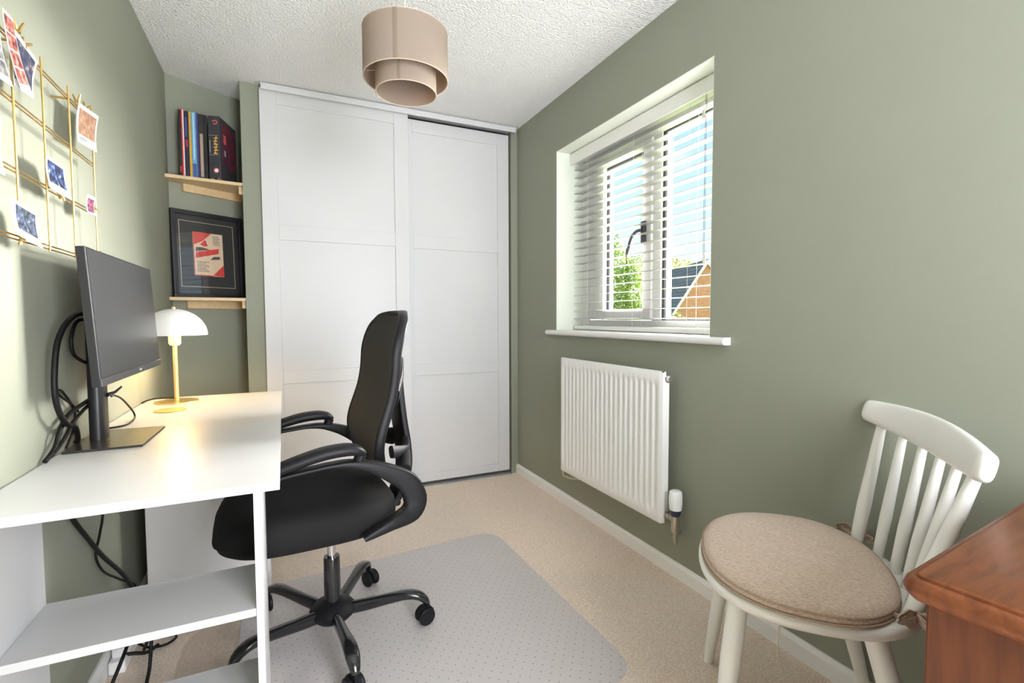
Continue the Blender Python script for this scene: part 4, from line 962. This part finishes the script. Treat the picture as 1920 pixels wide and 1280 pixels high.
for (tx, ty, bx_, by_) in ((0.145, 0.165, 0.194, 0.235), (0.145, -0.165, 0.194, -0.235), (-0.110, 0.165, -0.220, 0.215), (-0.110, -0.165, -0.220, -0.215)):
    G().tube([(tx, ty, 0.433), (tx + (bx_ - tx) * 0.3, ty + (by_ - ty) * 0.3, 0.303), (bx_, by_, 0.004), (bx_, by_, 0.0005)], [0.0215, 0.0225, 0.0135, 0.010], n=18, smooth=4).build('leg', m_chairw, wc, local=True, smooth=45)
# top rail: local y = -s ; s=+ is the far (wall) side
def rail_c(s):
    t = (s + 0.24) / 0.48
    return -0.266 + 0.060 * ((s + 0.05) / 0.28) ** 2 * (1 if s > -0.05 else 0.4), 0.800 + 0.020 * t
g = G(); pts = []; rad_ = []
for i in range(13):
    s = 0.232 - 0.464 * i / 12; f_, z = rail_c(s); e_ = abs(s) / 0.232
    pts.append((f_, -s, z)); hh_ = 0.041 - 0.012 * e_ ** 2; rad_.append((hh_, 0.0125 + 0.004 * e_ ** 2))
pts = [(pts[0][0], pts[0][1] - 0.010, pts[0][2])] + pts + [(pts[-1][0], pts[-1][1] + 0.012, pts[-1][2])]
rad_ = [(0.018, 0.008)] + rad_ + [(0.020, 0.009)]
g.tube(pts, rad_, n=20, smooth=3, ref=(-0.22, 0, 1), power=2.8); g.build('top_rail', m_chairw, wc, local=True, smooth=50)
for i in range(6):
    u = -1 + 2 * i / 5; outer = i in (0, 5)
    s_t = 0.190 * u; s_b = 0.178 * u; ft_, zt_ = rail_c(s_t)
    fb_ = -0.213 + 0.045 * u * u
    a = Vector((fb_, -s_b, 0.459)); b = Vector((ft_, -s_t, zt_ - 0.030)); r0 = 0.0150 if outer else 0.0120
    G().tube([a, a.lerp(b, 0.35), a.lerp(b, 0.98), b], [r0 * 0.92, r0 * 1.10, r0 * 0.76, r0 * 0.75], n=14, smooth=4).build('spindle', m_chairw, wc, local=True, smooth=45)

# cushion
cu = empty('seat_cushion', (1.148, 0.772, 0.4615), R(134), label='beige linen seat cushion tied to the white chair', cat='cushion')
g = G(); rings = []
def cush(j, k_):
    x, y = ell(2 * math.pi * j / N_, -0.188, 0.222, 0.260, 2.3); return x * k_, y * k_
for k_, z in ((0.5, 0.0005), (0.93, 0.0005), (0.985, 0.004), (1.0, 0.011), (0.995, 0.019), (0.97, 0.028), (0.91, 0.034), (0.75, 0.039), (0.5, 0.042), (0.2, 0.043)):
    rings.append([(*cush(j, k_), z) for j in range(N_)])
g.loft(rings); g.build('pad', m_linen, cu, local=True, smooth=60)
for k_, z, nm in ((1.003, 0.006, 'piping'), (0.994, 0.0215, 'piping')):
    G().tube([(*cush(j, k_), z) for j in range(N_)], 0.0025, n=6, closed=True).build(nm, m_linen_d, cu, local=True, smooth=60)
def ribbon(pts, w):
    # a folded strip of cloth
    g = G(); P, _r = crom([Vector(p) for p in pts], [(1, 1)] * len(pts), 5); rings = []
    for i, p in enumerate(P):
        t = (P[min(i + 1, len(P) - 1)] - P[max(i - 1, 0)]).normalized(); a = Vector((0.25, 0.15, 1.0)); a = (a - t * a.dot(t)).normalized(); b = t.cross(a)
        ww = w * (1 + 0.25 * math.sin(i * 1.3)); rings.append([tuple(p + a * ww + b * 0.002), tuple(p + b * 0.0045), tuple(p - a * ww + b * 0.001), tuple(p - a * ww - b * 0.001), tuple(p + b * 0.0015), tuple(p + a * ww - b * 0.001)])
    g.loft(rings); return g.build('tie', m_linen_d, cu, local=True, smooth=60)
for sy in (1, -1):      # y + : near the camera ; y - : wall side
    K = Vector((-0.178, 0.192 * sy, 0.016))
    def rb(pts, w): return ribbon([tuple(K + Vector((p[0], p[1] * sy, p[2]))) for p in pts], w)
    rb([(0.05, 0.0, -0.004), (0.02, 0.004, 0.0), (0.0, 0.0, 0.0)], 0.005)
    rb([(0, 0, 0), (-0.02, -0.006, 0.004), (-0.028, -0.026, 0.004), (-0.012, -0.034, 0.002)], 0.006)
    rb([(0, 0, 0), (0.018, 0.022, 0.014), (0.038, 0.034, 0.010), (0.020, 0.024, -0.002), (0, 0.002, 0)], 0.009)
    rb([(0, 0, 0), (-0.014, 0.022, 0.012), (-0.030, 0.034, 0.006), (-0.014, 0.020, -0.006), (0, 0.002, 0)], 0.009)
    if sy > 0:
        rb([(0, 0.004, 0), (-0.012, 0.040, -0.010), (-0.014, 0.058, -0.035), (-0.006, 0.064, -0.065), (0.0, 0.066, -0.082)], 0.011)
        rb([(0, 0.004, 0), (-0.004, 0.044, -0.004), (-0.022, 0.068, -0.018), (-0.03, 0.078, -0.045)], 0.010)
    else:
        rb([(0, 0, 0), (-0.012, 0.012, 0.020), (-0.026, 0.016, 0.034)], 0.009)
        rb([(0, 0, 0), (0.006, 0.010, 0.010), (0.016, 0.018, 0.002)], 0.008)
tag(G().tube([(0.070, 0.228, -0.034), (0.073, 0.230, -0.07), (0.070, 0.229, -0.10), (0.062, 0.231, -0.132)], 0.0016, n=6, smooth=4).build('loose_thread', m_linen, cu, local=True, smooth=60), 'loose string hanging under the seat')

# ------------------------------------------------------------------ mahogany chest
ch = empty('wooden_chest', (0.714, 0.341, 0), R(5.5), label='reddish brown wooden chest in the near right corner', cat='chest')
CW, CD, CT = 0.66, 0.70, 0.75
g = G()
def rrect(x0, x1, y0, y1, r, seg=6):
    out = []
    for cx_, cy_, a0 in ((x1 - r, y1 - r, 0), (x0 + r, y1 - r, 90), (x0 + r, y0 + r, 180), (x1 - r, y0 + r, 270)):
        for i in range(seg + 1): a = R(a0 + 90 * i / seg); out.append((cx_ + r * math.cos(a), cy_ + r * math.sin(a)))
    return out
rings = []
for ins, z in ((0.016, CT - 0.034), (0.006, CT - 0.032), (0.0, CT - 0.025), (-0.003, CT - 0.016), (0.0, CT - 0.007), (0.006, CT - 0.0035), (0.0095, CT - 0.0045), (0.0105, CT - 0.001), (0.013, CT)):
    rings.append([(x, y, z) for x, y in rrect(ins, CW - ins, -CD + ins, -ins, 0.018 - min(ins, 0.012) * 0.6)])
g.loft(rings); g.build('top', m_mah_top, ch, local=True, smooth=50)
G().box(0.02, CW - 0.01, -CD + 0.015, -0.02, 0.06, CT - 0.034, bev=0.003).build('carcass', m_mah_side, ch, local=True)
G().box(0.012, CW - 0.005, -CD + 0.008, -0.012, 0.0, 0.06, bev=0.004).build('plinth', m_mah_side, ch, local=True)
for zA, zB in ((0.08, 0.28), (0.29, 0.49), (0.50, 0.70)):
    d_ = G().box(0.04, CW - 0.03, -CD + 0.003, -CD + 0.016, zA, zB, bev=0.003).build('drawer', m_mah_side, ch, local=True)
    for x in (0.2, CW - 0.2): G().lathe([(0.008, 0), (0.008, 0.01), (0.016, 0.016), (0.014, 0.024), (0, 0.026)], n=16, M=Matrix.Translation((x, -CD + 0.003, (zA + zB) / 2)) @ Matrix.Rotation(R(90), 4, 'X')).build('knob', m_mah_side, d_, local=True, smooth=40)
